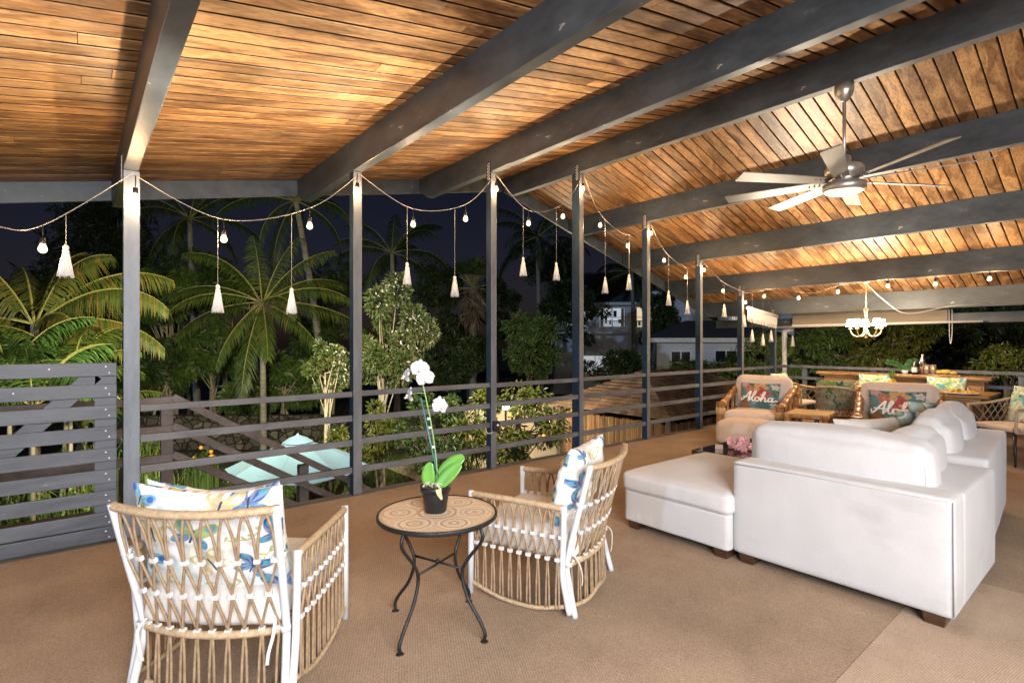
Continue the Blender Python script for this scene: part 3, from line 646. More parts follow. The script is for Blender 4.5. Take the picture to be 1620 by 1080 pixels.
# ------------------------------------------------------------------ chandelier
chx, chy = 9.5, 2.84
ch = thing('chandelier', 'small brass chandelier with glowing white shades over the dining table', 'chandelier', (chx, chy, 1.60))
mb = MB(); ztop = bz(chx) - 1.60
mb.lathe([(.001, -.10), (.016, -.09), (.022, -.07), (.012, -.05), (.035, -.03), (.045, .0), (.03, .03), (.018, .06), (.03, .10), (.026, .14), (.014, .2), (.02, .3), (.04, .36), (.012, .38), (.006, .42)], 16); obj('column', mb, BRASS, ch, True)
mb = MB()
z = .42
while z < ztop - .02:
    k = len(mb.v) % 2
    rr = [(.011*math.cos(q*PI/4)*(1 if int(z*50) % 2 else .2), .011*math.cos(q*PI/4)*(0.2 if int(z*50) % 2 else 1), z + .018*math.sin(q*PI/4) + .015) for q in range(8)]
    mb.tube(rr, .0035, 5, closed=True); z += .027
obj('chain', mb, BRASS, ch, True)
mb = MB(); mb.lathe([(.05, ztop), (.05, ztop - .015), (.015, ztop - .04)], 16); obj('ceiling_rose', mb, BRASS, ch, True)
mb = MB(); mb.tube(smooth_path([(0, 0, ztop - .03), (.05, -.22, ztop - .30), (.12, -.5, ztop - .52), (.4, -.95, ztop - .42), (1.0, -1.3, ztop - .38)], 6), .004, 6); obj('swag_cord', mb, PVC, ch, True)
for k in range(5):
    a = math.radians(72*k + 20); ca, sa = math.cos(a), math.sin(a)
    mb = MB(); mb.tube(smooth_path([(.03*ca, .03*sa, -.01), (.09*ca, .09*sa, -.06), (.15*ca, .15*sa, -.055), (.2*ca, .2*sa, -.01), (.215*ca, .215*sa, .05)], 5), .009, 8)
    mb.lathe([(.012, .0), (.034, .012), (.034, .018), (.012, .02), (.012, .07)], 12, (.215*ca, .215*sa, .045)); ar = obj('arm', mb, BRASS, ch, True)
    mb = MB(); mb.lathe([(.062, .10), (.04, .205)], 20, (.215*ca, .215*sa, .0), cap=False)
    obj('lamp_shade', mb, SHADE, ar, True)
lamp('chandelier_lamp', 'POINT', (chx, chy, 1.95), None, 60, .12, WARM)

# ------------------------------------------------------------------ printed cloth: colours drawn on a grid
def blank(n, c): return np.tile(np.array(c, float), (n, n, 1))
def grid(n):
    g = np.linspace(-1, 1, n); return np.meshgrid(g, g)     # U across, V up
def ell(im, U, V, cx, cy, rx, ry, ang, col, soft=.0, tex=None):
    c, s = math.cos(ang), math.sin(ang); u = (U - cx)*c + (V - cy)*s; v = -(U - cx)*s + (V - cy)*c
    d = (u/rx)**2 + (v/ry)**2; m = np.clip((1 - d)/.12, 0, 1)[..., None]
    colr = np.array(col, float)
    if tex is not None:
        st = .5 + .5*np.sin(np.arctan2(v, u + rx*.9)*tex); colr = colr[None, None]*(1 - .55*st[..., None]) + .75*.35*st[..., None]
    im[:] = im*(1 - m) + colr*m
def line(im, U, V, pts, wd, col):
    d = np.full(U.shape, 9.)
    for (x0, y0), (x1, y1) in zip(pts[:-1], pts[1:]):
        dx, dy = x1 - x0, y1 - y0; t = np.clip(((U - x0)*dx + (V - y0)*dy)/(dx*dx + dy*dy + 1e-9), 0, 1)
        d = np.minimum(d, np.hypot(U - x0 - t*dx, V - y0 - t*dy))
    m = np.clip((wd - d)/(wd*.35), 0, 1)[..., None]; im[:] = im*(1 - m) + np.array(col)*m
def butterfly(im, U, V, x, y, s, ang, cols):
    for sg in (-1, 1):
        for (r, th, rx, ry, c) in ((.62, .75, .62, .36, cols[0]), (.55, -.55, .45, .27, cols[1])):
            a = ang + PI/2 - sg*(PI/2 - th)
            a = ang + (th if sg > 0 else PI - th)
            ell(im, U, V, x + s*r*math.cos(a), y + s*r*math.sin(a), s*rx, s*ry, a, c, tex=9)
            ell(im, U, V, x + s*r*1.35*math.cos(a), y + s*r*1.35*math.sin(a), s*rx*.35, s*ry*.55, a, cols[2])
    line(im, U, V, [(x - .4*s*math.sin(ang)*-1, y - .4*s*math.cos(ang)), (x - .35*s*math.sin(ang), y + .35*s*math.cos(ang))], s*.07, (.05, .06, .12))
def butterfly_print(n, seed, dense=1.0):
    r = np.random.default_rng(seed); U, V = grid(n); im = blank(n, (.80, .81, .80))
    for i in range(10):
        ell(im, U, V, r.uniform(-1, 1), r.uniform(-1, 1), r.uniform(.15, .4), r.uniform(.08, .2), r.uniform(0, 3), [(.62, .76, .82), (.72, .80, .80), (.78, .76, .66)][i % 3])
    B = ((.015, .10, .34), (.03, .19, .42), (.10, .36, .50)); G = ((.30, .42, .10), (.03, .18, .42), (.10, .36, .50)); Y = ((.62, .50, .22), (.68, .58, .34), (.78, .74, .62)); T = ((.10, .36, .50), (.30, .42, .12), (.04, .14, .45))
    for i in range(int(7*dense)):
        x, y = r.uniform(-.95, .95), r.uniform(-.95, .95)
        a = r.uniform(0, 6)
        pts = [(x, y)]
        for _ in range(8): a += r.uniform(-.5, .5); pts.append((pts[-1][0] + .06*math.cos(a), pts[-1][1] + .06*math.sin(a)))
        line(im, U, V, pts, .012, (.45, .38, .18))
        for q in pts[::2]: ell(im, U, V, q[0] + .03, q[1] + .03, .05, .02, r.uniform(0, 3), (.40, .45, .18))
    k = 0
    for gy in np.linspace(-.75, .8, 4):
        for gx in np.linspace(-.75, .75, 3):
            butterfly(im, U, V, gx + r.uniform(-.14, .14) + (.1 if k % 2 else -.1), gy + r.uniform(-.1, .1), r.uniform(.20, .31), r.uniform(-.9, .9), [B, Y, G, B, T, Y][(k*5 + seed) % 6]); k += 1
    return im
def leafy_print(n, seed, bgc, cols):
    r = np.random.default_rng(seed); U, V = grid(n); im = blank(n, bgc)
    for i in range(46):
        x, y, a, s = r.uniform(-1, 1), r.uniform(-1, 1), r.uniform(0, 6.28), r.uniform(.16, .34); c = cols[i % len(cols)]
        ell(im, U, V, x, y, s, s*.28, a, c); line(im, U, V, [(x - s*math.cos(a)*.9, y - s*math.sin(a)*.9), (x + s*math.cos(a)*.9, y + s*math.sin(a)*.9)], .012, tuple(min(1, q*1.8) for q in c))
    return im
def wave_print(n, seed):
    U, V = grid(n); q = U*1.3 + .5*np.sin(V*2.4 + seed) + .25*np.sin(U*5 + V*3); s = .5 + .5*np.sin(q*6)
    im = np.array((.04, .11, .19))*(1 - s[..., None]) + np.array((.30, .40, .42))*s[..., None]
    m = (np.clip(np.sin(q*6 + 1.2) - .75, 0, 1)*4).clip(0, 1)[..., None]; im = im*(1 - m) + np.array((.58, .58, .54))*m
    m = (np.clip(np.sin(q*3 - .6) - .8, 0, 1)*4).clip(0, 1)[..., None]; return im*(1 - m) + np.array((.38, .42, .16))*m
def flower(im, U, V, x, y, s, col, ctr, k=5, a0=0):
    for i in range(k):
        a = a0 + i*2*PI/k; ell(im, U, V, x + .55*s*math.cos(a), y + .55*s*math.sin(a), .55*s, .36*s, a, col); line(im, U, V, [(x, y), (x + .7*s*math.cos(a), y + .7*s*math.sin(a))], .02*s/.2, scl(col, .72))
    ell(im, U, V, x, y, .2*s, .2*s, 0, ctr)
def aloha_print(n, seed):
    r = np.random.default_rng(seed); U, V = grid(n); im = blank(n, (.10, .25, .27))
    for i in range(34):
        x, y, a, s = r.uniform(-1, 1), r.uniform(-1, 1), r.uniform(0, 6.28), r.uniform(.15, .35)
        ell(im, U, V, x, y, s, s*.3, a, [(.05, .13, .12), (.14, .32, .33), (.09, .16, .07), (.17, .25, .13)][i % 4], tex=12 if i % 2 else None)
    flower(im, U, V, .08, .62, .38, (.72, .42, .10), (.4, .12, .05)); flower(im, U, V, -.45, .50, .27, (.62, .17, .09), (.7, .4, .1), a0=.5)
    flower(im, U, V, .15, .12, .46, (.58, .06, .06), (.72, .4, .1), a0=.3); flower(im, U, V, .80, .68, .2, (.72, .62, .48), (.7, .4, .1), a0=.2); flower(im, U, V, -.75, .82, .2, (.66, .35, .30), (.7, .5, .2)); flower(im, U, V, .82, -.62, .22, (.70, .60, .48), (.7, .4, .1))
    for a in np.linspace(-.2, PI + .2, 9): ell(im, U, V, .28 + .2*math.cos(a), -.72 + .3*math.sin(a), .26, .07, a, (.05, .16, .15))
    ell(im, U, V, -.66, -.62, .24, .34, .1, (.42, .17, .04))
    for i in range(-4, 5):
        line(im, U, V, [(-.9, -.62 + i*.11 - .2), (-.42, -.62 + i*.11 + .2)], .012, (.16, .05, .02)); line(im, U, V, [(-.9, -.62 + i*.11 + .2), (-.42, -.62 + i*.11 - .2)], .012, (.16, .05, .02))
    m = (((U + .66)/.25)**2 + ((V + .62)/.35)**2 > 1) & (((U + .66)/.33)**2 + ((V + .62)/.43)**2 < 1) & (V < -.2); im[m] = (.10, .25, .27)
    for a in (-.7, -.35, 0, .35, .7): line(im, U, V, [(-.66, -.3), (-.66 + .22*math.sin(a), -.3 + .26*math.cos(a))], .035, (.10, .20, .07))
    # the word, in a leaning script
    W_ = (.86, .80, .70)
    def stroke(pts, wd=.045):
        q = smooth_path([(x + .12*y, y, 0) for x, y in pts], 6); pp = [(p.x, p.y - .12 + .0*p.x) for p in q]
        line(im, U, V, [(x + .012, y - .02) for x, y in pp], wd*1.15, (.06, .10, .10)); return pp, wd
    todo = [stroke([(-.93, .02), (-.86, -.16), (-.72, -.02), (-.52, .34), (-.44, .44), (-.46, .1), (-.44, -.2)], .052), stroke([(-.80, .08), (-.62, .05), (-.42, .06), (-.30, .0)], .038),
            stroke([(-.40, -.12), (-.27, .1), (-.17, .40), (-.24, .46), (-.30, .2), (-.28, -.12), (-.2, -.2), (-.1, -.08)]),
            stroke([(-.02, .06), (-.12, .02), (-.12, -.14), (-.02, -.2), (.08, -.1), (.05, .04), (-.03, .06), (.06, -.0), (.14, .02)]),
            stroke([(.12, -.08), (.26, .2), (.30, .42), (.22, .40), (.19, .1), (.17, -.2), (.22, -.02), (.32, .06), (.36, -.02), (.35, -.16), (.42, -.2), (.5, -.1)]),
            stroke([(.70, .04), (.58, .05), (.52, -.08), (.56, -.19), (.66, -.14), (.72, .04), (.70, -.14), (.76, -.2), (.9, -.1), (.98, -.12)])]
    lum = im.mean(axis=2, keepdims=True); im = (im*.8 + lum*.2)*.82
    for pp, wd in todo: line(im, U, V, pp, wd, W_)
    return im
def pillow(name, loc, rot, wd, ht, th, im, label, group=None, sag=.0, seed=0, n=None):
    """a stuffed square: two printed faces meeting at a seam, pinched corners, soft dents"""
    n = im.shape[0]; g = np.linspace(-1, 1, n); U, V = np.meshgrid(g, g); mb = MB(); vs = []; cols = []
    k = (1 - np.abs(U)**2.4)*(1 - np.abs(V)**2.4); prof = np.clip(k, 0, 1)**.42
    pin = 1 - .055*(np.cos(V*PI/2)**1.2)*np.abs(U)**6; pin2 = 1 - .055*(np.cos(U*PI/2)**1.2)*np.abs(V)**6
    for sg in (1, -1):
        for j in range(n):
            for i in range(n):
                u, v = U[j, i], V[j, i]
                nz = mnoise.noise(Vector((u*2.2 + seed*3, v*2.2, sg*2.))); n2 = mnoise.noise(Vector((u*5 + seed*5, v*5 + 3, sg*4.)))
                z = sg*(th/2*prof[j, i]*(1 + .22*nz) + .012*n2*min(1, prof[j, i]*2))
                x = u*wd/2*pin[j, i]; y = v*ht/2*pin2[j, i] - sag*(1 - u*u)*max(0, v)
                vs.append((x, y, z)); cols.append((*im[j, i if sg > 0 else n - 1 - i], 1))
    fs = []
    for s_ in range(2):
        o = s_*n*n
        for j in range(n - 1):
            for i in range(n - 1):
                q = (o + j*n + i, o + j*n + i + 1, o + (j + 1)*n + i + 1, o + (j + 1)*n + i); fs.append(q if s_ == 0 else q[::-1])
    mb.add(vs, fs); o = obj(name, mb, PRINT, None, True, cols=np.array(cols))
    o.location = loc; o.rotation_euler = rot
    return tag(o, label, 'pillow', group)
def facing(fx_, fy_, lean):
    """rotation that stands a pillow up with its print looking along (fx, fy), leaning back by lean"""
    z = Vector((fx_, fy_, 0)).normalized()*math.cos(lean) + Vector((0, 0, 1))*math.sin(lean)
    up = Vector((0, 0, 1)); y = (up - z*up.dot(z)).normalized(); x = y.cross(z)
    return Matrix((x, y, z)).transposed().to_euler()

# ------------------------------------------------------------------ wicker lounge chairs
def lattice(mb, surf, n, levels, zc, r=.0060, tail=None):
    """strands dropping from the top rail in loops, swapping partners at the clips; surf(u, v) -> point, u in 0..1 along, v = height fraction"""
    st = 1./n
    for i in range(n):
        u0 = (i + .5)*st
        for sg in (-1, 1):
            pts = [surf(u0 + sg*.004, levels[0])]
            pts.append(surf(u0 + sg*st*.07, levels[0] - .06*(levels[0] - levels[1]))); pts.append(surf(u0 + sg*st*.33, levels[0] - .42*(levels[0] - levels[1])))
            for q, z in enumerate(levels[1:]):
                side = sg*st*(.5 - .035) if q % 2 == 0 else sg*st*.035
                uu = min(1.01, max(-.01, u0 + side)); pts += [surf(uu, z + .022), surf(uu, z), surf(uu, z - .02)]
            if tail is not None:
                base = u0 + (sg*st*(.5 - .035) if (len(levels) - 2) % 2 == 0 else sg*st*.035)
                pts.append(surf(min(1.01, max(-.01, base + (-sg if (len(levels) - 2) % 2 == 0 else sg)*st*.10)), tail*.5 + levels[-1]*.5)); pts.append(surf(min(1.01, max(-.01, base + (-sg if (len(levels) - 2) % 2 == 0 else sg)*st*.14)), tail))
            mb.tube(smooth_path(pts, 4), r, 6)
    for q, z in enumerate(levels[1:]):
        for i in range(n + 1 if q % 2 == 0 else n):
            u = i*st if q % 2 == 0 else (i + .5)*st
            u = min(.985, max(.015, u)); p = surf(u, z); a = surf(u - .02, z); b = surf(u + .02, z); d = (b - a).normalized()
            up = (surf(u, z + .03) - surf(u, z - .03)).normalized(); nn = d.cross(up)
            M3 = Matrix((d, nn, up)).transposed(); mb.box(p, (.025, .017, .018), M3, 1)
def wrapped(pts, r, pitch=.011):
    q = smooth_path(pts, 24); out = [q[0]]; rs = []
    L = sum((b - a).length for a, b in zip(q[:-1], q[1:])); n = int(L/(pitch/2)); res = []
    acc = [0]
    for a, b in zip(q[:-1], q[1:]): acc.append(acc[-1] + (b - a).length)
    j = 0
    for i in range(n + 1):
        s_ = L*i/n
        while j < len(acc) - 2 and acc[j + 1] < s_: j += 1
        t = (s_ - acc[j])/max(1e-9, acc[j + 1] - acc[j]); res.append(q[j].lerp(q[j + 1], t)); rs.append(r*(1.0 if i % 2 else .88))
    return res, rs
def wicker_chair(label):
    t = thing('wicker_chair', label, 'armchair', group='wicker lounge chairs with white frames')
    A, L, B = .575, .285, .035
    def back(u, z):
        x = (u - .5)*2; hw = .285 + .045*max(0, (z - .28)/.52)
        y = -.285 - .125*max(0, (z - .28)/.52) - .055*(1 - x*x) if z > .255 else -.285 - .055*(1 - x*x) - .02*(.28 - z)
        return Vector((x*hw, y, z - .012*(1 - x*x)*(1 if z > .6 else 0)))
    def side(sg):
        return lambda u, z: Vector((sg*(.335 + .02*u + .012*math.sin(u*PI)), .30 - .565*u, z))
    for sg in (-1, 1):
        mb = MB(); mb.tube(smooth_path([(sg*.325, -.325, 0), (sg*.312, -.285, .17), (sg*.308, -.275, .285), (sg*.322, -.345, .56), (sg*.333, -.412, .812)], 5), .0165, 12); obj('rear_leg', mb, WHITE, t, True)
        mb = MB(); mb.tube(smooth_path([(sg*.345, -.30, .0 + .02), (sg*.342, -.262, .2), (sg*.345, -.262, .3), (sg*.357, -.275, .59)], 5), .0165, 12); obj('arm_post', mb, WHITE, t, True)
        mb = MB(); mb.tube([(sg*.337, .312, 0), (sg*.335, .31, .592)], .0175, 12); obj('front_leg', mb, WHITE, t, True)
        p, r = wrapped([(sg*.335, .30, A), (sg*.352, 0, A + .004), (sg*.357, -.262, A)], .0185); mb = MB(); mb.tube(p, r, 8); obj('arm_rail', mb, WRAP, t, True)
        p, r = wrapped([(sg*.335, .30, B + .03), (sg*.352, .1, B - .012), (sg*.356, -.1, B - .015), (sg*.345, -.27, B + .02)], .013); mb = MB(); mb.tube(p, r, 7); obj('lower_rail', mb, WRAP, t, True)
        mb = MB(); f_ = side(sg); lattice(mb, f_, 10, [A, .42, .30], 0, tail=B); obj('side_lattice', mb, [WICK, CLIP], t, True)
        for z in (.27, .60):
            mb = MB(); b_ = Vector((sg*.31, -.283, z)) if z < .5 else Vector((sg*.324, -.35, z)); mb.lathe([(.0175, -.012), (.0205, -.012), (.0205, .012), (.0175, .012)], 12, b_, cap=False); obj('collar', mb, CLIP, t, True)
    p, r = wrapped([back(0, .80), back(.25, .80), back(.5, .80), back(.75, .80), back(1, .80)], .0185); mb = MB(); mb.tube(p, r, 8); obj('top_rail', mb, WRAP, t, True)
    p, r = wrapped([back(0, .262), back(.25, .262), back(.5, .262), back(.75, .262), back(1, .262)], .017); mb = MB(); mb.tube(p, r, 8); obj('seat_rail', mb, WRAP, t, True)
    p, r = wrapped([back(0, B), back(.25, B - .01), back(.5, B + .01), back(.75, B - .01), back(1, B)], .013); mb = MB(); mb.tube(p, r, 8); obj('lower_rail', mb, WRAP, t, True)
    p, r = wrapped([(-.33, .305, .285), (0, .31, .285), (.33, .305, .285)], .016); mb = MB(); mb.tube(p, r, 8); obj('front_rail', mb, WRAP, t, True)
    mb = MB(); lattice(mb, back, 9, [.80, .585, .435, .275], 0, tail=B); obj('back_lattice', mb, [WICK, CLIP], t, True)
    mb = MB(); 
    for i in range(9): mb.box((0, -.24 + .063*i, .29), (.62, .03, .006))
    obj('seat_webbing', mb, WICK, t)
    mb = MB(); mb.rbox((0, -.005, .355), (.60, .62, .155), .05, 16, (0, 0, .02), .008, 4, 1); cu = obj('seat_cushion', mb, SEATW, t, True)
    for sg in (-1, 1):
        mb = MB(); q = smooth_path([(sg*.27, -.29, .31), (sg*.285, -.335, .27), (sg*.27, -.345, .2), (sg*.262, -.34, .15)], 4)
        v = []
        for p_ in q: v += [p_ + Vector((-.006, 0, 0)), p_ + Vector((.006, .002, 0)), p_ + Vector((.006, -.002, 0)), p_ + Vector((-.006, -.004, 0))]
        mb.add(v, [f for i in range(len(q) - 1) for f in ((i*4, i*4 + 1, i*4 + 5, i*4 + 4), (i*4 + 1, i*4 + 2, i*4 + 6, i*4 + 5), (i*4 + 2, i*4 + 3, i*4 + 7, i*4 + 6), (i*4 + 3, i*4, i*4 + 4, i*4 + 7))]); obj('tie', mb, SEATW, cu)
    return t
c1 = wicker_chair('wicker armchair seen from behind at the left, butterfly pillow showing through its back')
W1, R1 = Vector((.635, 2.70, 0)), math.radians(-42.7)
W2, R2 = Vector((2.2, 2.36, 0)), math.radians(23)
c1.location = W1; c1.rotation_euler.z = R1
c2 = dup(c1, W2, R2, 'wicker armchair seen side on between the mosaic table and the white sofa')
def local(W, R, p): return W + Matrix.Rotation(R, 3, 'Z') @ Vector(p)
def fwd(R): return Vector((-math.sin(R), math.cos(R)))
BP = butterfly_print(220, 3); BP2 = butterfly_print(150, 8)
f1, f2 = fwd(R1), fwd(R2)
pillow('butterfly_pillow', local(W1, R1, (-.02, -.235, .605)), facing(-f1.x, -f1.y, -.22), .64, .53, .17, BP[:, ::-1], 'blue butterfly pillow against the back of the front wicker chair', 'butterfly pillows', sag=.03, seed=1)
pillow('butterfly_pillow', local(W1, R1, (-.07, -.10, .60)), facing(f1.x, f1.y, .30), .60, .52, .15, BP2, 'second butterfly pillow tucked in front of the other on the front chair', 'butterfly pillows', sag=.05, seed=5)
pillow('butterfly_pillow', local(W2, R2, (.01, -.215, .63)), facing(f2.x, f2.y, .26), .54, .50, .17, butterfly_print(170, 21), 'blue and yellow butterfly pillow on the second wicker chair beside the sofa', 'butterfly pillows', sag=.02, seed=3)

# ------------------------------------------------------------------ mosaic side table and orchid
TX, TY = 1.43, 2.33
t = thing('mosaic_table', 'round mosaic topped side table on four curved black iron legs', 'side table', (TX, TY, 0))
nr, na = 130, 420; rr_ = np.linspace(0, 1, nr); R_ = .293
vs = [(R_*r*math.cos(2*PI*j/na), R_*r*math.sin(2*PI*j/na), .580) for r in rr_ for j in range(na)]
P = np.array(vs)[:, :2]
col = np.tile(np.array((.54, .41, .29)), (len(P), 1)); rr2 = np.random.default_rng(4)
def medallion(cx, cy, Rm, sc):
    d = np.hypot(P[:, 0] - cx, P[:, 1] - cy); an = np.arctan2(P[:, 1] - cy, P[:, 0] - cx); ins = d < Rm
    q = d/Rm; ring = np.minimum((q*7).astype(int), 6)
    for k_ in range(7):
        m = ins & (ring == k_); nt_ = max(4, int(9*(k_ + .6))); ph = ((an/(2*PI) + .5)*nt_ + .5*(k_ % 2)) % 1; rad = (q*7) % 1
        tile = (ph > .16) & (ph < .84) & (rad > .18)
        c = [(.76, .66, .53), (.50, .28, .14), (.80, .72, .60), (.60, .42, .26), (.76, .65, .50), (.46, .26, .13), (.72, .62, .48)][(k_ + sc) % 7]
        col[m & tile] = np.array(c)*rr2.uniform(.9, 1.1); col[m & ~tile] = (.52, .41, .30)
ph = (P*95).astype(int); hsh = ((ph[:, 0]*7919 + ph[:, 1]*104729) % 17)/17.; col *= (1.02 + .36*hsh)[:, None]
medallion(0, 0, .12, 0)
for k_ in range(6): medallion(.19*math.cos(k_*PI/3 + .4), .19*math.sin(k_*PI/3 + .4), .093, k_)
band = np.hypot(P[:, 0], P[:, 1]) > .277; an = np.arctan2(P[:, 1], P[:, 0]); col[band] = (.55, .43, .30); col[band & (((an*40) % 1) < .15)] = (.3, .2, .12)
mb = MB(); mb.add(vs, [(i*na + j, i*na + (j + 1) % na, (i + 1)*na + (j + 1) % na, (i + 1)*na + j) for i in range(nr - 1) for j in range(na)])
tp = obj('mosaic_top', mb, MOSA, t, False, cols=np.c_[col, np.ones(len(col))])
mb = MB(); mb.lathe([(.294, .579), (.297, .584), (.303, .584), (.305, .58), (.305, .566), (.302, .562), (.28, .562), (.0, .562)], 72, cap=False); obj('rim', mb, IRON, t, True)
for dx, dy in ((-.28, -.11), (.10, -.28), (-.10, .28), (.28, .11)):
    u = Vector((dx, dy, 0)).normalized()
    pts = [u*.262 + Vector((0, 0, .553)), u*.245 + Vector((0, 0, .49)), u*.16 + Vector((0, 0, .38)), u*.125 + Vector((0, 0, .30)), u*.16 + Vector((0, 0, .19)), u*.235 + Vector((0, 0, .09)), u*.262 + Vector((0, 0, .04)), u*.285 + Vector((0, 0, .006))]
    pts = [p if i in (0, 7) else p + u*.03 for i, p in enumerate(pts)]
    mb = MB(); mb.tube(smooth_path(pts, 7), .0085, 10); lg = obj('leg', mb, IRON, t, True)
    mb = MB(); mb.lathe([(.019, 0), (.02, .003), (.01, .007), (.0, .008)], 14, u*.288); obj('foot_pad', mb, IRON, lg, True)
for k_ in range(2):
    u = Vector((-.28, -.11, 0)).normalized() if k_ == 0 else Vector((.10, -.28, 0)).normalized()
    mb = MB(); mb.tube([u*-.165 + Vector((0, 0, .318 + .008*k_)), u*.165 + Vector((0, 0, .318 + .008*k_))], .006, 8); obj('stretcher', mb, IRON, t, True)
mb = MB(); mb.ball((0, 0, .332), .011, 10, 6); obj('finial', mb, IRON, t, True)

ZT = .581
orc = thing('orchid', 'white orchid with pale flowers and green leaves in a black pot on the mosaic table', 'potted orchid', (TX + .0, TY + .02, ZT))
mb = MB(); mb.lathe([(.0, .0), (.052, .0), (.056, .004), (.069, .10), (.069, .105), (.077, .105), (.078, .135), (.072, .136), (.068, .11), (.0, .108)], 32, cap=False); obj('pot', mb, BLACK, orc, True)
SOIL = mat('bark_mix', (.07, .04, .025), .95, var=.5, scale=40, bump=.8, bscale=90); ROOT = mat('orchid_root', (.55, .52, .42), .7, var=.25, scale=40)
mb = MB()
for i in range(70):
    a, r = random.uniform(0, 6.28), .06*math.sqrt(random.random()); mb.box((r*math.cos(a), r*math.sin(a), .116 + random.uniform(0, .012)), (.02, .012, .009), Euler((random.uniform(-1, 1), random.uniform(-1, 1), random.uniform(0, 3))).to_matrix())
so_ = obj('bark', mb, SOIL, orc)
mb = MB()
for i in range(16):
    a = random.uniform(0, 6.28); r0 = random.uniform(0, .03); p0 = Vector((r0*math.cos(a), r0*math.sin(a), .13)); b_ = a + random.uniform(-1.5, 1.5)
    mb.tube(smooth_path([p0, p0 + Vector((.025*math.cos(b_), .025*math.sin(b_), .022)), p0 + Vector((.05*math.cos(b_ + .6), .05*math.sin(b_ + .6), .008))], 4), .0028, 5)
obj('aerial_roots', mb, ROOT, orc, True)
OL = mat('orchid_leaf', (.14, .36, .06), .32, var=.12, scale=6, spec=.5); OST = mat('orchid_stem', (.22, .38, .14), .45, var=.15); STK = mat('teal_stake', (.05, .18, .19), .4, var=.1)
rx3, ax3 = Vector((RX.x, RX.y, 0)), Vector((AX.x, AX.y, 0)); upv = Vector((0, 0, 1))
def strap_leaf(pts, wmax, m, name, parent, normal):
    q = smooth_path(pts, 8); n = len(q); v = []; f = []
    for i, p_ in enumerate(q):
        s_ = i/(n - 1); wd = wmax*(math.sin(PI*(.12 + .83*s_))**.75) if s_ < .97 else wmax*.12
        d = (q[min(i + 1, n - 1)] - q[max(i - 1, 0)]).normalized(); sd_ = d.cross(normal).normalized(); nn = sd_.cross(d)
        for k_ in range(5):
            x = (k_ - 2)/2; v.append(p_ + sd_*wd*x + nn*(.18*wd*x*x))
        for k_ in range(5):
            x = (k_ - 2)/2; v.append(p_ + sd_*wd*x + nn*(.18*wd*x*x - .0025))
    for i in range(n - 1):
        for k_ in range(4):
            a = i*10 + k_; f += [(a, a + 1, a + 11, a + 10), (a + 6, a + 5, a + 15, a + 16)]
        f += [(i*10, i*10 + 10, i*10 + 15, i*10 + 5), (i*10 + 4, i*10 + 9, i*10 + 19, i*10 + 14)]
    mb = MB(); mb.add(v, f); return obj(name, mb, m, parent, True)
nv_ = (-ax3 + upv*.6).normalized()
strap_leaf([upv*.12 + rx3*.01, upv*.19 + rx3*.045, upv*.25 + rx3*.10, upv*.28 + rx3*.148], .042, OL, 'leaf', orc, nv_)
strap_leaf([upv*.12 + rx3*.01 - ax3*.03, upv*.17 + rx3*.05 - ax3*.03, upv*.22 + rx3*.10 - ax3*.03, upv*.25 + rx3*.135 - ax3*.03], .036, OL, 'leaf', orc, nv_)
strap_leaf([upv*.11 - rx3*.015, upv*.16 - rx3*.035, upv*.21 - rx3*.035, upv*.25 - rx3*.025], .034, OL, 'leaf', orc, (-ax3 + upv*.2).normalized())
sk_top = upv*.70 - rx3*.075
mb = MB(); mb.tube([upv*.115 + rx3*.025, sk_top - upv*.12], .0042, 8); obj('stake', mb, STK, orc, True)
stem_pts = smooth_path([upv*.115 + rx3*.006, upv*.24 + rx3*.006, upv*.42 - rx3*.018, upv*.56 - rx3*.045, upv*.66 - rx3*.068, upv*.71 - rx3*.085, upv*.735 - rx3*.105, upv*.73 - rx3*.125], 5)
mb = MB(); mb.tube(stem_pts, .0036, 8); obj('flower_stem', mb, OST, orc, True)
for zz in (.33, .475, .43):
    mb = MB(); p_ = upv*zz + rx3*(.025 - (zz - .115)*.17); mb.lathe([(.0075, -.006), (.0085, -.006), (.0085, .006), (.0075, .006)], 10, p_, cap=False); obj('clip', mb, CLIP, orc, True)
PET = mat('orchid_petal', (.56, .56, .59), .6, var=.04, scale=20); LIP = mat('orchid_lip', (.75, .68, .55), .5, var=.2, scale=60)
def bloom(c, nrm, s, rot):
    nrm = nrm.normalized(); a0 = nrm.cross(upv).normalized(); b0 = nrm.cross(a0)*-1
    mb = MB(); 
    def petal(ang, ln, wd, cup, off):
        d = a0*math.cos(ang) + b0*math.sin(ang); e = nrm.cross(d); v = []; f = []
        for i in range(8):
            t_ = i/7
            wv = wd*math.sin(PI*min(1, .06 + .90*t_**.8))**.6
            for k_ in range(5):
                x = (k_ - 2)/2; v.append(c + d*(ln*t_) + e*(wv*x) + nrm*(off + cup*(t_*t_)*ln - .16*wd*x*x + .004*math.sin(9*t_ + 3*x)))
        for i in range(7):
            for k_ in range(4): q = i*5 + k_; f.append((q, q + 1, q + 6, q + 5))
        mb.add(v, f)
    s *= .86
    for a, ln, wd in ((PI/2, .052, .021), (PI/2 + 2.2, .05, .02), (PI/2 - 2.2, .05, .02)): petal(a + rot, ln*s, wd*s, -.12, -.003)
    for a in (.18, PI - .18): petal(a + rot, .052*s, .036*s, -.08, .002)
    fl = obj('flower', mb, PET, orc, True)
    mb = MB(); mb.ball(c + nrm*.010 - upv*.004, (.008*s, .008*s, .012*s), 10, 6); mb.ball(c + nrm*.016 - upv*.016*s, (.011*s, .011*s, .006*s), 10, 6); obj('lip', mb, LIP, fl, True)
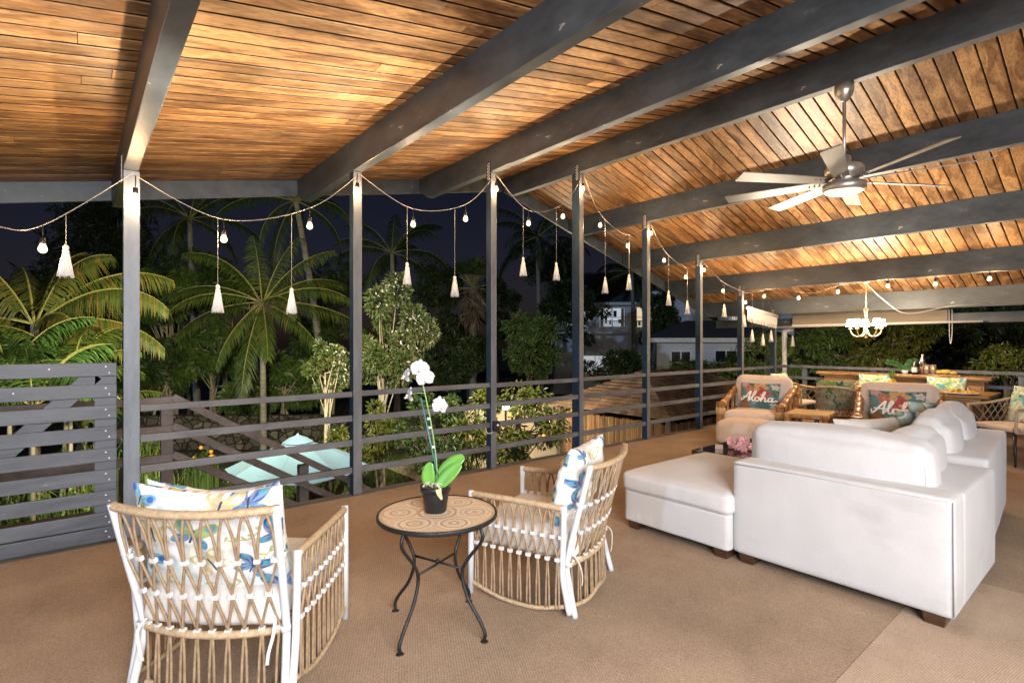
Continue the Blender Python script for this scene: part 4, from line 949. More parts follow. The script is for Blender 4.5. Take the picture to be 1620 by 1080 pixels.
for (r_, u_, a_, n_, s_, rt_) in ((-.155, .695, .0, -ax3*.5 - rx3*.9 + upv*.1, .92, .1), (-.075, .735, -.03, ax3*.5 - ax3*1.6 + rx3*.25 + upv*.2, 1.08, .1), (-.045, .685, -.035, -ax3 + rx3*.5 - upv*.1, 1.08, -.15), (-.14, .595, .01, -ax3*.4 - rx3*.9, .95, .1), (.03, .545, -.02, -ax3*.7 + rx3*.8 + upv*.15, 1.1, .2)):
    c_ = rx3*r_ + upv*u_ + ax3*a_; bloom(c_, n_, s_, rt_)
    stp = min(stem_pts, key=lambda p_: (p_ - c_).length); mb = MB(); mb.tube(smooth_path([stp, (stp + c_)/2 + upv*.006, c_], 4), .002, 6); obj('pedicel', mb, OST, orc, True)
DRY = mat('dry_leaf', (.55, .42, .25), .8, var=.25, scale=30)
strap_leaf([upv*.13 + rx3*.02 - ax3*.045, upv*.135 + rx3*.025 - ax3*.07, upv*.115 + rx3*.03 - ax3*.085, upv*.085 + rx3*.045 - ax3*.088], .014, DRY, 'dry_leaf', orc, (-ax3 + upv).normalized())
# ------------------------------------------------------------------ white sectional sofa
def sofa_leg(parent, x, y):
    mb = MB(); v = []
    for z, s_ in ((.0, .040), (.062, .05)):
        v += [(x - s_*1.5, y - s_, z), (x + s_*1.5, y - s_, z), (x + s_*1.5, y + s_, z), (x - s_*1.5, y + s_, z)]
    mb.add(v, [(3, 2, 1, 0), (4, 5, 6, 7), (0, 1, 5, 4), (1, 2, 6, 5), (2, 3, 7, 6), (3, 0, 4, 7)]); obj('leg', mb, LEGW, parent, bevel=.003)
def piping(parent, pts, r=.006, m=None):
    mb = MB(); mb.tube(pts, r, 6); obj('piping', mb, m or SOFA, parent, True)
def seam(parent, c, d, r, ax, amp, fr, seed, rot=None, m=None, rr=.0045):
    hx = [x/2 - r*.293 for x in d]; o1, o2 = [i for i in range(3) if i != ax]
    for sg in (-1, 1):
        pts = []
        for a in np.linspace(0, 2*PI, 73)[:-1]:
            q = Vector((0, 0, 0)); ca, sa = math.cos(a), math.sin(a); k = (abs(ca)**7 + abs(sa)**7)**(-1/7.)
            q[o1] = hx[o1]*ca*k; q[o2] = hx[o2]*sa*k; q[ax] = sg*hx[ax]
            q += mnoise.noise_vector((q*fr) + Vector((seed*7.1, seed*3.3, 0)))*amp
            if rot is not None: q = rot @ q
            pts.append(q + Vector(c))
        mb = MB(); mb.tube(pts, rr, 6, closed=True); obj('piping', mb, m or SOFAC, parent, True)
ott = thing('sofa_ottoman', 'white upholstered ottoman at the open end of the sofa, nearest the wicker chair', 'ottoman', (3.90, 2.21, 0), 0)
mb = MB(); mb.rbox((0, 0, .185), (1.16, .86, .245), .018, 22, (.004, .004, 0), .003, 3, 2); obj('base', mb, SOFA, ott, True)
mb = MB(); mb.rbox((0, 0, .368), (1.19, .885, .145), .042, 26, (.012, .012, .045), .008, 3.2, 4); cu = obj('seat_cushion', mb, SOFAC, ott, True)
seam(cu, (0, 0, .368), (1.19, .885, .145), .042, 2, .008, 3.2, 4)
for x in (-.49, .49):
    for y in (-.36, .36): sofa_leg(ott, x, y)
sf = thing('sofa_corner', 'white corner sofa unit with a broad plain back panel facing the camera', 'sofa', (3.9, 1.2, 0))
mb = MB(); mb.rbox((-.43, -.0, .365), (.20, 1.15, .605), .018, 24, (.006, .004, .006), .0025, 2.5, 6); obj('back_panel', mb, SOFA, sf, True)
mb = MB(); mb.rbox((.11, -.45, .36), (.88, .25, .60), .02, 22, (.005, .006, .006), .0025, 2.5, 8); obj('side_panel', mb, SOFA, sf, True)
mb = MB(); mb.rbox((.115, .1, .185), (.88, .93, .245), .03, 10, (0, 0, 0), .004, 3, 3); obj('base', mb, SOFA, sf, True)
mb = MB(); mb.rbox((.115, .1, .375), (.88, .92, .15), .05, 14, (.01, .01, .03), .009, 3, 9); obj('seat_cushion', mb, SOFAC, sf, True)
for x, y in ((-.45, .49), (-.45, -.49), (.45, -.49), (.45, .47)): sofa_leg(sf, x, y)
ex = [(-.533, -.578, .668), (-.33, -.578, .67), (.55, -.575, .662)]
piping(sf, [(-.533, .57, .645), (-.534, .2, .655), (-.534, -.55, .652)], .004)
piping(sf, [(-.531, -.572, .65), (-.531, -.574, .08)], .004)
mb = MB(); mb.rbox((-.215, .06, .66), (.25, .98, .47), .07, 28, (.05, .02, .025), .014, 2.6, 11, rot=Matrix.Rotation(-.16, 3, 'Y')); b_ = obj('back_cushion', mb, SOFAC, sf, True); seam(b_, (-.215, .06, .66), (.25, .98, .47), .07, 0, .014, 2.6, 11, Matrix.Rotation(-.16, 3, 'Y'))
mb = MB(); mb.rbox((.15, -.235, .65), (.74, .21, .44), .08, 26, (.02, .05, .05), .014, 2.6, 12, rot=Matrix.Rotation(-.06, 3, 'X')); b_ = obj('back_cushion', mb, SOFAC, sf, True); seam(b_, (.15, -.235, .65), (.74, .21, .44), .08, 1, .014, 2.6, 12, Matrix.Rotation(-.06, 3, 'X'))
s2 = thing('sofa_section', 'white sofa section behind the corner unit with two plump back cushions', 'sofa', (5.35, 1.33, 0), math.radians(4.5))
mb = MB(); mb.rbox((-.02, -.46, .375), (1.66, .27, .63), .022, 24, (.005, .006, .006), .003, 2.5, 14); obj('back_panel', mb, SOFA, s2, True)
mb = MB(); mb.rbox((.72, .02, .365), (.22, 1.16, .61), .022, 20, (.005, .005, .006), .003, 2.5, 16); obj('arm', mb, SOFA, s2, True)
mb = MB(); mb.rbox((-.1, .1, .185), (1.5, .95, .245), .03, 10, (0, 0, 0), .004, 3, 17); obj('base', mb, SOFA, s2, True)
for i, x in enumerate((-.47, .24)):
    mb = MB(); mb.rbox((x, .1, .375), (.72, .94, .15), .05, 12, (.01, .01, .03), .009, 3, 19 + i); obj('seat_cushion', mb, SOFAC, s2, True)
    mb = MB(); mb.rbox((x, -.28, .665), (.72, .22, .45), .085, 26, (.02, .05, .06), .016, 2.4, 22 + i, rot=Matrix.Rotation(-.06, 3, 'X')); b_ = obj('back_cushion', mb, SOFAC, s2, True); seam(b_, (x, -.28, .665), (.72, .22, .45), .085, 1, .016, 2.4, 22 + i, Matrix.Rotation(-.06, 3, 'X'))
for x, y in ((-.75, -.48), (.75, -.48), (-.75, .47), (.75, .47)): sofa_leg(s2, x, y)
WP = blank(40, (.74, .73, .72)); wm = pillow('white_pillow', (5.28, 1.54, .59), facing(-.5, -.85, .35), .62, .42, .2, WP, 'plain white throw pillow lying between the sofa cushions', seed=7)
pillow('wave_pillow', (5.78, 1.30, .66), facing(-.75, -.66, .3), .38, .36, .16, wave_print(90, 1.), 'blue wave patterned pillow leaning on the sofa, nearer of the two', 'patterned sofa pillows', seed=9)
pillow('wave_pillow', (6.02, 1.25, .72), facing(-.75, -.6, .3), .40, .38, .16, wave_print(90, 2.6)*.9 + .1*np.array((.5, .5, .1)), 'blue and green patterned pillow farther back, beside the bamboo armrest', 'patterned sofa pillows', seed=10)

# ------------------------------------------------------------------ glass coffee table with flowers
t = thing('coffee_table', 'low dark coffee table with a smoked glass top behind the ottoman', 'coffee table', (5.12, 2.36, 0))
GL = mat('smoked_glass', (.045, .038, .028), .05, var=.02, spec=.9, coat=1)
mb = MB(); mb.box((0, 0, .405), (1.0, .95, .012)); obj('glass_top', mb, GL, t, bevel=.003)
for (c_, d_) in (((0, .455, .385), (1.04, .05, .05)), ((0, -.455, .385), (1.04, .05, .05)), ((-.505, 0, .385), (.05, .86, .05)), ((.505, 0, .385), (.05, .86, .05))):
    mb = MB(); mb.box(c_, d_); obj('frame_rail', mb, LEGW, t, bevel=.004)
for x in (-.48, .48):
    for y in (-.43, .43):
        mb = MB(); mb.box((x, y, .18), (.06, .06, .36)); obj('leg', mb, LEGW, t, bevel=.004)
mb = MB(); mb.box((-.28, .33, .455 - .03), (.02, .07, .055), Matrix.Rotation(.5, 3, 'Z')); tag(obj('place_card', mb, CREAM, None, loc=(5.12, 2.36, .0)), 'small cream card standing on the glass coffee table', 'card')
fb = thing('pink_orchids', 'bunch of pink orchid blooms lying on the glass coffee table', 'flowers', (4.90, 2.50, .412))
PK = mat('pink_petal', (.62, .22, .30), .6, var=.35, scale=14, base2=(.75, .45, .48), island=.2); YL = mat('yellow_lip', (.7, .5, .12), .5)
for i in range(30):
    a = random.uniform(0, 6.28); r = .15*math.sqrt(random.random()); c_ = Vector((r*math.cos(a)*.8, r*math.sin(a), .03 + random.uniform(0, .13)*(1 - r/.2)))
    nrm = Vector((-.6 + random.uniform(-.5, .5), -.5 + random.uniform(-.5, .5), .5 + random.uniform(-.3, .4))).normalized(); a0 = nrm.orthogonal().normalized(); b0 = nrm.cross(a0); mb = MB()
    for k_ in range(5):
        an = k_*2*PI/5 + random.uniform(-.2, .2); d = a0*math.cos(an) + b0*math.sin(an); e = nrm.cross(d); L = .042
        mb.add([c_, c_ + d*L*.5 + e*.014 + nrm*.008, c_ + d*L + nrm*.002, c_ + d*L*.5 - e*.014 + nrm*.008], [(0, 1, 2), (0, 2, 3)])
    fl = obj('bloom', mb, PK, fb, True); mb = MB(); mb.ball(c_ + nrm*.01, .007, 6, 4); obj('lip', mb, YL, fl, True)

# ------------------------------------------------------------------ bamboo armchairs
def pole(mb, p, q, r, n=14):
    p, q = Vector(p), Vector(q); L = (q - p).length; k = max(2, int(L/.16)); pts = []; rs = []
    for i in range(k):
        for t_, f_ in ((.02, 1.0), (.90, .985), (.955, 1.10), (.985, 1.10)):
            pts.append(p.lerp(q, (i + t_)/k)); rs.append(r*f_)
    pts[0] = p; pts.append(q); rs.append(r*.99); mb.tube(pts, rs, n)
def bamboo_chair(label):
    t = thing('bamboo_armchair', label, 'armchair', group='bamboo armchairs')       # faces +y
    W, D = .42, .40
    for s_ in (-1, 1):
        mb = MB(); pole(mb, (s_*W, D, 0), (s_*W, D, .53), .066); o = obj('front_leg', mb, BAMB, t, True)
        mb = MB(); mb.lathe([(.068, -.045), (.072, -.04), (.072, .04), (.068, .045)], 16, (s_*W, D, .40), cap=False); obj('lashing', mb, LASH, o, True)
        mb = MB(); pole(mb, (s_*W, -D, 0), (s_*W, -D - .12, .80), .055); obj('rear_leg', mb, BAMB, t, True)
        mb = MB(); pole(mb, (s_*W, D - .03, .48), (s_*W, -D - .05, .74), .050); a_ = obj('armrest', mb, BAMB, t, True)
        mb = MB(); mb.lathe([(.053, -.03), (.057, -.025), (.057, .025), (.053, .03)], 16, (0, 0, 0), cap=False); q = obj('lashing', mb, LASH, a_, True); q.location = (s_*W, D - .10, .502); q.rotation_euler = (PI/2 - .3, 0, 0)
        mb = MB(); pole(mb, (s_*W, D, .17), (s_*W, -D - .02, .17), .035); obj('side_rail', mb, BAMB, t, True)
        for y in (-.15, .1):
            mb = MB(); pole(mb, (s_*W, y, .18), (s_*W, y - .02, .56 - y*.3), .022, 10); obj('spindle', mb, BAMB, t, True)
    mb = MB(); pole(mb, (-W, D, .20), (W, D, .20), .045); obj('front_rail', mb, BAMB, t, True)
    for z, y in ((.42, -D - .06), (.72, -D - .11)):
        mb = MB(); pole(mb, (-W, y, z), (W, y, z), .04); obj('back_rail', mb, BAMB, t, True)
    for x in (-.24, -.08, .08, .24):
        mb = MB(); pole(mb, (x, -D - .05, .2), (x, -D - .11, .74), .02, 10); obj('back_spindle', mb, BAMB, t, True)
    mb = MB(); mb.rbox((0, .04, .315), (.76, .80, .17), .06, 14, (.01, .01, .03), .012, 3, 31); obj('seat_cushion', mb, CREAM, t, True)
    mb = MB(); mb.rbox((0, -.30, .64), (.80, .17, .54), .075, 16, (.02, .05, .02), .014, 3, 33, rot=Matrix.Rotation(.2, 3, 'X')); obj('back_cushion', mb, CREAM, t, True)
    return t
def bface(dx, dy): return math.atan2(dy, dx) - PI/2
B1P, B2P = Vector((8.12, 3.88, 0)), Vector((7.95, 2.02, 0)); RB = bface(-.985, -.17)
b1 = bamboo_chair('bamboo armchair with cream cushions on the left, before the garden posts')
b1.location = B1P; b1.rotation_euler.z = RB
b2 = dup(b1, B2P, RB + .08, 'bamboo armchair with cream cushions on the right, behind the white sofa')
AL = aloha_print(190, 2); fb1, fb2 = fwd(RB), fwd(RB + .08)
pillow('aloha_pillow', local(B1P, RB, (.0, -.10, .59)), facing(fb1.x, fb1.y, .30), .58, .46, .15, AL, 'tropical Aloha pillow on the left bamboo armchair, beside the railing', 'tropical pillows with script lettering', seed=12)
pillow('aloha_pillow', local(B2P, RB + .08, (.02, -.08, .60)), facing(fb2.x, fb2.y, .30), .60, .48, .16, AL, 'tropical Aloha pillow on the right bamboo armchair, behind the white sofa', 'tropical pillows with script lettering', seed=14)
t = thing('bamboo_side_table', 'small bamboo side table between the two bamboo armchairs', 'side table', (7.72, 2.96, .04), RB)
for x in (-.22, .22):
    for y in (-.26, .26):
        mb = MB(); pole(mb, (x, y, -.04), (x, y, .44), .045); obj('leg', mb, BAMB, t, True)
mb = MB(); mb.box((0, 0, .452), (.50, .60, .018)); obj('top', mb, LASH, t, bevel=.004)
for a_, b__ in (((-.26, -.28, .42), (.26, -.28, .42)), ((-.26, .28, .42), (.26, .28, .42)), ((-.24, -.3, .42), (-.24, .3, .42)), ((.24, -.3, .42), (.24, .3, .42)), ((-.24, -.28, .12), (.24, -.28, .12)), ((-.24, .28, .12), (.24, .28, .12))):
    mb = MB(); pole(mb, a_, b__, .028, 12); obj('rail', mb, BAMB, t, True)
t = thing('footstool', 'cream upholstered footstool in front of the left bamboo armchair', 'footstool', (7.32, 3.66, 0), RB)
mb = MB(); mb.rbox((0, 0, .175), (.66, .52, .34), .07, 16, (.03, .03, .03), .012, 3, 35); obj('cushion', mb, CREAM, t, True)
for x in (-.26, .26):
    for y in (-.2, .2):
        mb = MB(); mb.lathe([(.02, 0), (.028, .05)], 10, (x, y, 0)); obj('foot', mb, BAMB, t, True)

# ------------------------------------------------------------------ dining group and bar
t = thing('dining_table', 'long wooden dining table laid with food in front of the bar', 'dining table', (9.45, 2.36, 0))
mb = MB(); mb.box((0, 0, .735), (.92, 2.06, .035)); obj('top', mb, TABW, t, bevel=.006)
mb = MB(); mb.box((0, 0, .665), (.78, 1.88, .1)); obj('apron', mb, TABW, t, bevel=.004)
for y in (-.8, .8):
    mb = MB(); mb.box((0, y, .31), (.62, .09, .60)); obj('pedestal', mb, TABW, t, bevel=.006)
    mb = MB(); mb.box((0, y, .03), (.8, .12, .06)); obj('foot', mb, TABW, t, bevel=.006)
PLATE = mat('stoneware', (.72, .68, .62), .35, var=.08); FOOD = mat('fried_food', (.50, .27, .08), .6, var=.4, scale=25, island=.35); FRUIT = mat('papaya', (.62, .36, .07), .5, var=.3, scale=20, island=.2); PLEAF = mat('pineapple_leaf', (.16, .30, .09), .5, var=.3)
FD = [(9.12, 1.62, 'white oval platter of fruit at the near right end of the table', 1.3), (9.2, 2.05, 'plate of golden snacks beside the oval platter', .9), (9.25, 2.75, 'plate of golden snacks left of the small pineapple top', .9), (9.2, 3.1, 'plate of golden snacks at the far left of the table', .9), (9.45, 2.25, 'plate of dark and pale morsels in the middle of the table', .8)]
for i, (x, y, lb, k_) in enumerate(FD):
    t = thing('food_plate', lb, 'plate of food', (x, y, .753), .2*i, 'plates of food on the dining table')
    mb = MB(); mb.lathe([(.0, .0), (.09*k_, .0), (.14*k_, .02), (.145*k_, .024), (.138*k_, .026), (.09*k_, .008), (.0, .006)], 28, cap=False); obj('plate', mb, PLATE, t, True)
    mb = MB()
    for j in range(34):
        a, r = random.uniform(0, 6.28), .10*k_*math.sqrt(random.random())
        rt = Euler((random.uniform(-.6, .6), random.uniform(-.6, .6), random.uniform(0, 3))).to_matrix()
        mb.rbox((r*math.cos(a), r*math.sin(a), .026 + .055*(1 - r/(.12*k_))*random.random()), (.055, .03, .022), .01, 3, rot=rt)
    obj('morsels', mb, FRUIT if i in (0,) else FOOD, t, True)
t = thing('pineapple', 'small pineapple with a spiky leaf crown in the middle of the dining table', 'pineapple', (9.5, 2.5, .753))
mb = MB(); mb.lathe([(.02, 0), (.05, .01), (.062, .06), (.058, .11), (.03, .15)], 18); obj('fruit', mb, FRUIT, t, True)
mb = MB()
for i in range(26):
    a = i*2.4; e = .25 + .9*(i/26); L = .16*(1 - .3*i/26)
    d = Vector((math.cos(a)*math.cos(PI/2 - e*.8), math.sin(a)*math.cos(PI/2 - e*.8), math.sin(PI/2 - e*.8))); sd_ = Vector((-math.sin(a), math.cos(a), 0)); b_ = Vector((0, 0, .14))
    mb.add([b_ - sd_*.012, b_ + sd_*.012, b_ + d*L*.6 + sd_*.008, b_ + d*L + Vector((0, 0, -.01)), b_ + d*L*.6 - sd_*.008], [(0, 1, 2, 3, 4)])
obj('leaf_crown', mb, PLEAF, t)
DARKL = mat('chair_leg_black', (.02, .02, .022), .4, var=.2)
def dining_chair(label):
    t = thing('dining_chair', label, 'dining chair', group='wicker dining chairs')   # faces +y
    def shell(u, z):      # u 0..1 round from left front over the back to right front
        a = PI + PI*u; x = .30*math.copysign(abs(math.cos(a))**.6, math.cos(a)); y = .36*math.sin(a) if False else -.31*abs(math.sin(a))**.55*1.0
        fr = 1 - abs(math.sin(a))**.55
        return Vector((x*(1 + .12*(z - .4)), .30*fr + y*(1 - fr) - .14*max(0, z - .42)*(1 - fr)/.4*1.0, z))
    top = lambda u: .665 + .15*math.sin(PI*u)**1.5
    mb = MB(); n = 22
    for i in range(n):
        for sg in (-1, 1):
            pts = []
            for q in range(6):
                f_ = q/5; uu = (i + .5)/n + sg*f_*2.2/n
                if 0 <= uu <= 1: pts.append(shell(uu, .40 + (top(uu) - .40)*f_))
            if len(pts) > 1: mb.tube(pts, .0055, 5)
    obj('lattice', mb, WICK, t, True)
    p, r = wrapped([shell(u, top(u)) for u in np.linspace(0, 1, 13)], .018, .016); mb = MB(); mb.tube(p, r, 7); obj('top_rail', mb, WRAP, t, True)
    p, r = wrapped([shell(u, .40) for u in np.linspace(0, 1, 13)], .017, .016); mb = MB(); mb.tube(p, r, 7); obj('seat_rail', mb, WRAP, t, True)
    for u in (0., 1.):
        mb = MB(); p, r = wrapped([shell(u, .40), shell(u, .53), shell(u, top(u))], .017, .016); mb.tube(p, r, 7); obj('arm_post', mb, WRAP, t, True)
    mb = MB(); mb.rbox((0, .01, .425), (.54, .54, .07), .03, 8, (0, 0, .01), .004, 4, 40); obj('seat_cushion', mb, CREAM, t, True)
    for x in (-.24, .24):
        for y in (-.24, .24):
            mb = MB(); mb.tube([(x*1.22, y*1.25, 0), (x*.95, y, .40)], [.011, .019], 10); obj('leg', mb, DARKL, t, True)
    return t
GP = leafy_print(100, 5, (.30, .30, .19), [(.05, .12, .04), (.14, .22, .05), (.03, .08, .05), (.22, .27, .07)]); LP = leafy_print(100, 9, (.52, .58, .44), [(.28, .42, .10), (.62, .66, .58), (.10, .32, .38), (.36, .46, .14)])
DC = [((8.72, 2.95), (1, .1), 'wicker dining chair seen from behind, between the bamboo armchairs', GP, 'green leafy pillow seen through the near dining chair back'),
      ((10.25, 3.0), (-1, 0), 'wicker dining chair at the far left side of the table, before the bar', LP, 'lime and aqua pillow on the far left dining chair'),
      ((10.25, 2.05), (-1, 0), 'wicker dining chair on the far side of the table, right of the pineapple', LP, 'lime and aqua pillow on the far dining chair right of the pineapple'),
      ((8.78, 1.06), (-.80, .60), 'wicker dining chair with black legs at the right picture edge', LP, 'lime and aqua pillow on the dining chair at the right edge'),
      ((9.55, 3.95), (-.1, -1), 'wicker dining chair at the left head of the table, mostly hidden', LP, 'lime and aqua pillow peeking over the left bamboo armchair')]
d0 = None
for i, (p, f_, lb, im, pl) in enumerate(DC):
    rz = bface(*f_)
    if d0 is None: d0 = dining_chair(lb); d0.location = (*p, 0); d0.rotation_euler.z = rz
    else: dup(d0, (*p, 0), rz, lb)
    W_ = Vector((*p, 0)); fd = fwd(rz); sg = -1 if i == 0 else 1
    pillow('patterned_pillow', local(W_, rz, (0, -.2, .68)), facing(sg*fd.x, sg*fd.y, sg*.25), .5, .46, .14, im, pl, 'patterned dining pillows', seed=20 + i)
BX = 10.95
t = thing('bar_counter', 'long wooden bar counter with panelled front before the far railing', 'bar', (BX, 2.78, 0))
mb = MB(); mb.box((0, 0, .885), (.50, 2.46, .045)); obj('counter_top', mb, PINE, t, bevel=.006)
mb = MB(); mb.box((0, 0, .845), (.42, 2.38, .034)); obj('counter_moulding', mb, PINE, t, bevel=.008)
mb = MB(); mb.box((.03, 0, .415), (.34, 2.26, .825)); obj('body', mb, PINE, t, bevel=.004)
for k_ in range(3):
    y = -.76 + .76*k_
    mb = MB(); mb.box((-.150, y, .43), (.016, .66, .66)); pn = obj('panel', mb, PINE, t, bevel=.004)
    mb = MB(); mb.box((-.160, y, .43), (.012, .46, .46)); obj('raised_field', mb, PINE, pn, bevel=.006)
ZB = .9085
SIL = mat('shaker_steel', (.6, .58, .55), .18, metal=1, var=.1)
p = atX(1461, 590, BX); t = thing('cocktail_shaker', 'silver cocktail shaker, tallest vessel on the bar', 'shaker', (BX - .05, p.y, ZB))
mb = MB(); mb.lathe([(.0, 0), (.045, 0), (.055, .2), (.056, .21)], 22, cap=False); obj('body', mb, SIL, t, True)
mb = MB(); mb.lathe([(.057, .21), (.05, .26), (.028, .29), (.028, .30)], 22, cap=False); obj('strainer', mb, SIL, t, True)
mb = MB(); mb.lathe([(.029, .295), (.029, .335), (.02, .345), (.0, .346)], 18, cap=False); obj('cap', mb, SIL, t, True)
GREY = mat('dark_glass', (.03, .035, .03), .08, var=.1, spec=.9)
p = atX(1449, 590, BX); t = thing('bottle', 'dark bottle with a pale label left of the cocktail shaker', 'bottle', (BX - .08, p.y, ZB))
mb = MB(); mb.lathe([(.0, 0), (.042, 0), (.043, .15), (.02, .19), (.016, .25), (.018, .26), (.0, .26)], 20, cap=False); obj('body', mb, GREY, t, True)
mb = MB(); mb.lathe([(.0436, .04), (.0436, .12)], 20, cap=False); obj('paper_label', mb, PLATE, t, True)
TUM = mat('tumbler', (.35, .28, .2), .12, var=.5, scale=30, metal=.3, spec=.9)
for px, lb in ((1469, 'amber tumbler right beside the cocktail shaker'), (1479, 'amber tumbler standing apart, right of the other tumbler')):
    p = atX(px, 590, BX); t = thing('tumbler', lb, 'glass', (BX - .1, p.y, ZB), 0, 'tumblers on the bar')
    mb = MB(); mb.lathe([(.0, .0), (.034, .0), (.042, .17), (.039, .17), (.032, .012), (.0, .012)], 20, cap=False); obj('cup', mb, TUM, t, True)
    mb = MB(); mb.lathe([(.0, .10), (.0375, .10)], 20, cap=False); obj('drink', mb, FRUIT, t, True)
p = atX(1497, 592, BX); t = thing('bread_board', 'board of golden bread rolls at the right end of the bar', 'bread', (BX - .05, p.y, ZB))
mb = MB(); mb.box((0, 0, .009), (.22, .42, .018)); obj('board', mb, TABW, t, bevel=.004)
for i, (y, s_) in enumerate(((.10, .07), (.0, .085), (-.10, .06))):
    mb = MB(); mb.ball((0, y, .018 + s_*.45), (s_*.8, s_, s_*.5), 14, 8); obj('roll', mb, FRUIT, t, True)
p = atX(1434, 590, BX); t = thing('fern_sprig', 'green fern sprig arching left of the bottle on the bar', 'fern', (BX, p.y + .02, ZB))
mb = MB()
for i in range(9):
    a = random.uniform(0, 6.28); dx, dy = .05*math.cos(a), .10*math.sin(a) + .02; q = smooth_path([(0, 0, .02), (dx, dy, .15), (dx*2.4, dy*2.2, .22 - abs(dy)*.2)], 6); mb.tube(q, .003, 4)
    for j in range(2, len(q)):
        for sg in (-1, 1):
            d = (q[j] - q[j - 1]).normalized(); sd_ = d.cross(Vector((1, 0, .3))).normalized()*sg; b_ = q[j]; L = .055
            mb.add([b_, b_ + sd_*L*.5 + d*.018, b_ + sd_*L + d*.01, b_ + sd_*L*.5 - d*.006], [(0, 1, 2, 3)])
obj('fronds', mb, mat('fern_leaf', (.05, .16, .05), .5, var=.3, island=.3), t)
mb = MB(); mb.lathe([(.0, 0), (.04, 0), (.05, .06), (.0, .06)], 16, cap=False); obj('pot', mb, PLATE, t, True)
# ------------------------------------------------------------------ the garden, some way below the deck
G0 = -2.9
LAWN = leafmat('lawn', (.07, .11, .02), (.12, .15, .03)); EARTH = mat('garden_earth', (.05, .038, .026), .95, var=.45, scale=3, bump=.8, bscale=12)
def sheet(name, x0, x1, y0, y1, z, m, n=2, amp=0.):
    mb = MB(); xs = np.linspace(x0, x1, n); ys_ = np.linspace(y0, y1, n)
    mb.add([(x, y, z + amp*mnoise.noise(Vector((x*.15, y*.15, 0)))) for y in ys_ for x in xs], [(j*n + i, j*n + i + 1, (j + 1)*n + i + 1, (j + 1)*n + i) for j in range(n - 1) for i in range(n - 1)])
    return struct(name, mb, m)
sheet('ground', -200, 260, -120, 260, G0 - .03, EARTH)
p = at(650, 745, 18)
LW = mat('lawn_soil', (.055, .075, .018), .95, var=.5, scale=9, bump=1, bscale=60)
sheet('lawn', 2.5, 14.5, 10.5, 18.5, G0, LW)
mb = MB(); r_ = RNG; n = 26000
X = r_.uniform(3.5, 13.5, n); Y = r_.uniform(11, 18.4, n); A = r_.uniform(0, 6.28, n); Hh = r_.uniform(.05, .12, n)
v = np.zeros((n, 3, 3)); v[:, 0] = np.c_[X - .012*np.cos(A), Y - .012*np.sin(A), np.full(n, G0)]; v[:, 1] = np.c_[X + .012*np.cos(A), Y + .012*np.sin(A), np.full(n, G0)]; v[:, 2] = np.c_[X + r_.uniform(-.04, .04, n), Y + r_.uniform(-.04, .04, n), G0 + Hh]
mb.v = [tuple(q) for q in v.reshape(-1, 3)]; mb.f = [(3*i, 3*i + 1, 3*i + 2) for i in range(n)]; mb.m = [0]*n
o = obj('grass', mb, LAWN); tag(o, 'short mown lawn grass below the deck', 'grass', kind='stuff')
PAVE = mat('pale_paving', (.56, .46, .33), .85, var=.15, scale=2, bump=.2, bscale=30)
sheet('patio', 8.2, 15.5, 8.0, 16.8, G0 + .05, PAVE)

def fm(name, base, **k): return leafmat(name, base, **k)
LEAF_D = leafmat('leaf_dark', (.034, .058, .018), (.07, .09, .025)); LEAF_M = leafmat('leaf_mid', (.06, .105, .026), (.12, .14, .03)); LEAF_Y = leafmat('leaf_yellow', (.07, .09, .015), (.17, .13, .025)); LEAF_F = leafmat('leaf_fishtail', (.05, .075, .02), (.17, .14, .06))
PALM = leafmat('palm_leaf', (.055, .085, .016), (.12, .10, .02)); PALMR = leafmat('palm_leaf_rusty', (.065, .08, .016), (.19, .08, .02)); NEEDLE = leafmat('pine_needle', (.018, .03, .014), (.03, .045, .02)); ARECA = leafmat('areca_leaf', (.04, .085, .02), (.08, .12, .03))
PALE_B = mat('pale_bark', (.30, .25, .19), .85, var=.35, scale=7, stretch=(1, 1, .5), bump=.5, bscale=20); DARK_B = mat('dark_bark', (.10, .075, .055), .9, var=.4, scale=7, bump=.6, bscale=22); RINGB = mat('ringed_bark', (.24, .21, .17), .85, var=.4, scale=2.5, stretch=(1, 1, 7), bump=.6, bscale=6)
BLOS = leafmat('pale_blossom', (.45, .42, .36), (.62, .60, .55), var=.3); DRYF = leafmat('dry_fibre', (.16, .12, .075), (.28, .21, .13)); CROT = leafmat('croton_leaf', (.12, .05, .025), (.25, .14, .03)); STRAP = leafmat('strap_leaf_plant', (.10, .16, .03), (.26, .26, .05))

def leaves_np(P, size, asp=.42, droop=.0, up=.3, fold=.25, rng=None, dirs=None):
    """rhombic folded leaves at points P (n,3); returns verts (n*5,3) and faces"""
    rng = rng or RNG; n = len(P); d = rng.normal(size=(n, 3)) if dirs is None else dirs + rng.normal(size=(n, 3))*.35
    d[:, 2] -= droop; d /= np.linalg.norm(d, axis=1)[:, None] + 1e-9
    u = rng.normal(size=(n, 3)); u[:, 2] += up*3; s = np.cross(d, u); s /= np.linalg.norm(s, axis=1)[:, None] + 1e-9; nn = np.cross(s, d)
    L = size*rng.uniform(.65, 1.25, n)[:, None]; W = L*asp
    v = np.stack([P, P + d*L*.5 + s*W*.5 + nn*W*fold, P + d*L - nn*L*.08, P + d*L*.5 - s*W*.5 + nn*W*fold], 1)
    return v.reshape(-1, 3)
def leaf_mesh(mb, V, m=0):
    o = len(mb.v); k = len(V)//4; mb.v += [tuple(q) for q in V]; mb.f += [f for i in range(k) for f in ((o + 4*i, o + 4*i + 1, o + 4*i + 2), (o + 4*i, o + 4*i + 2, o + 4*i + 3))]; mb.m += [m]*(2*k)
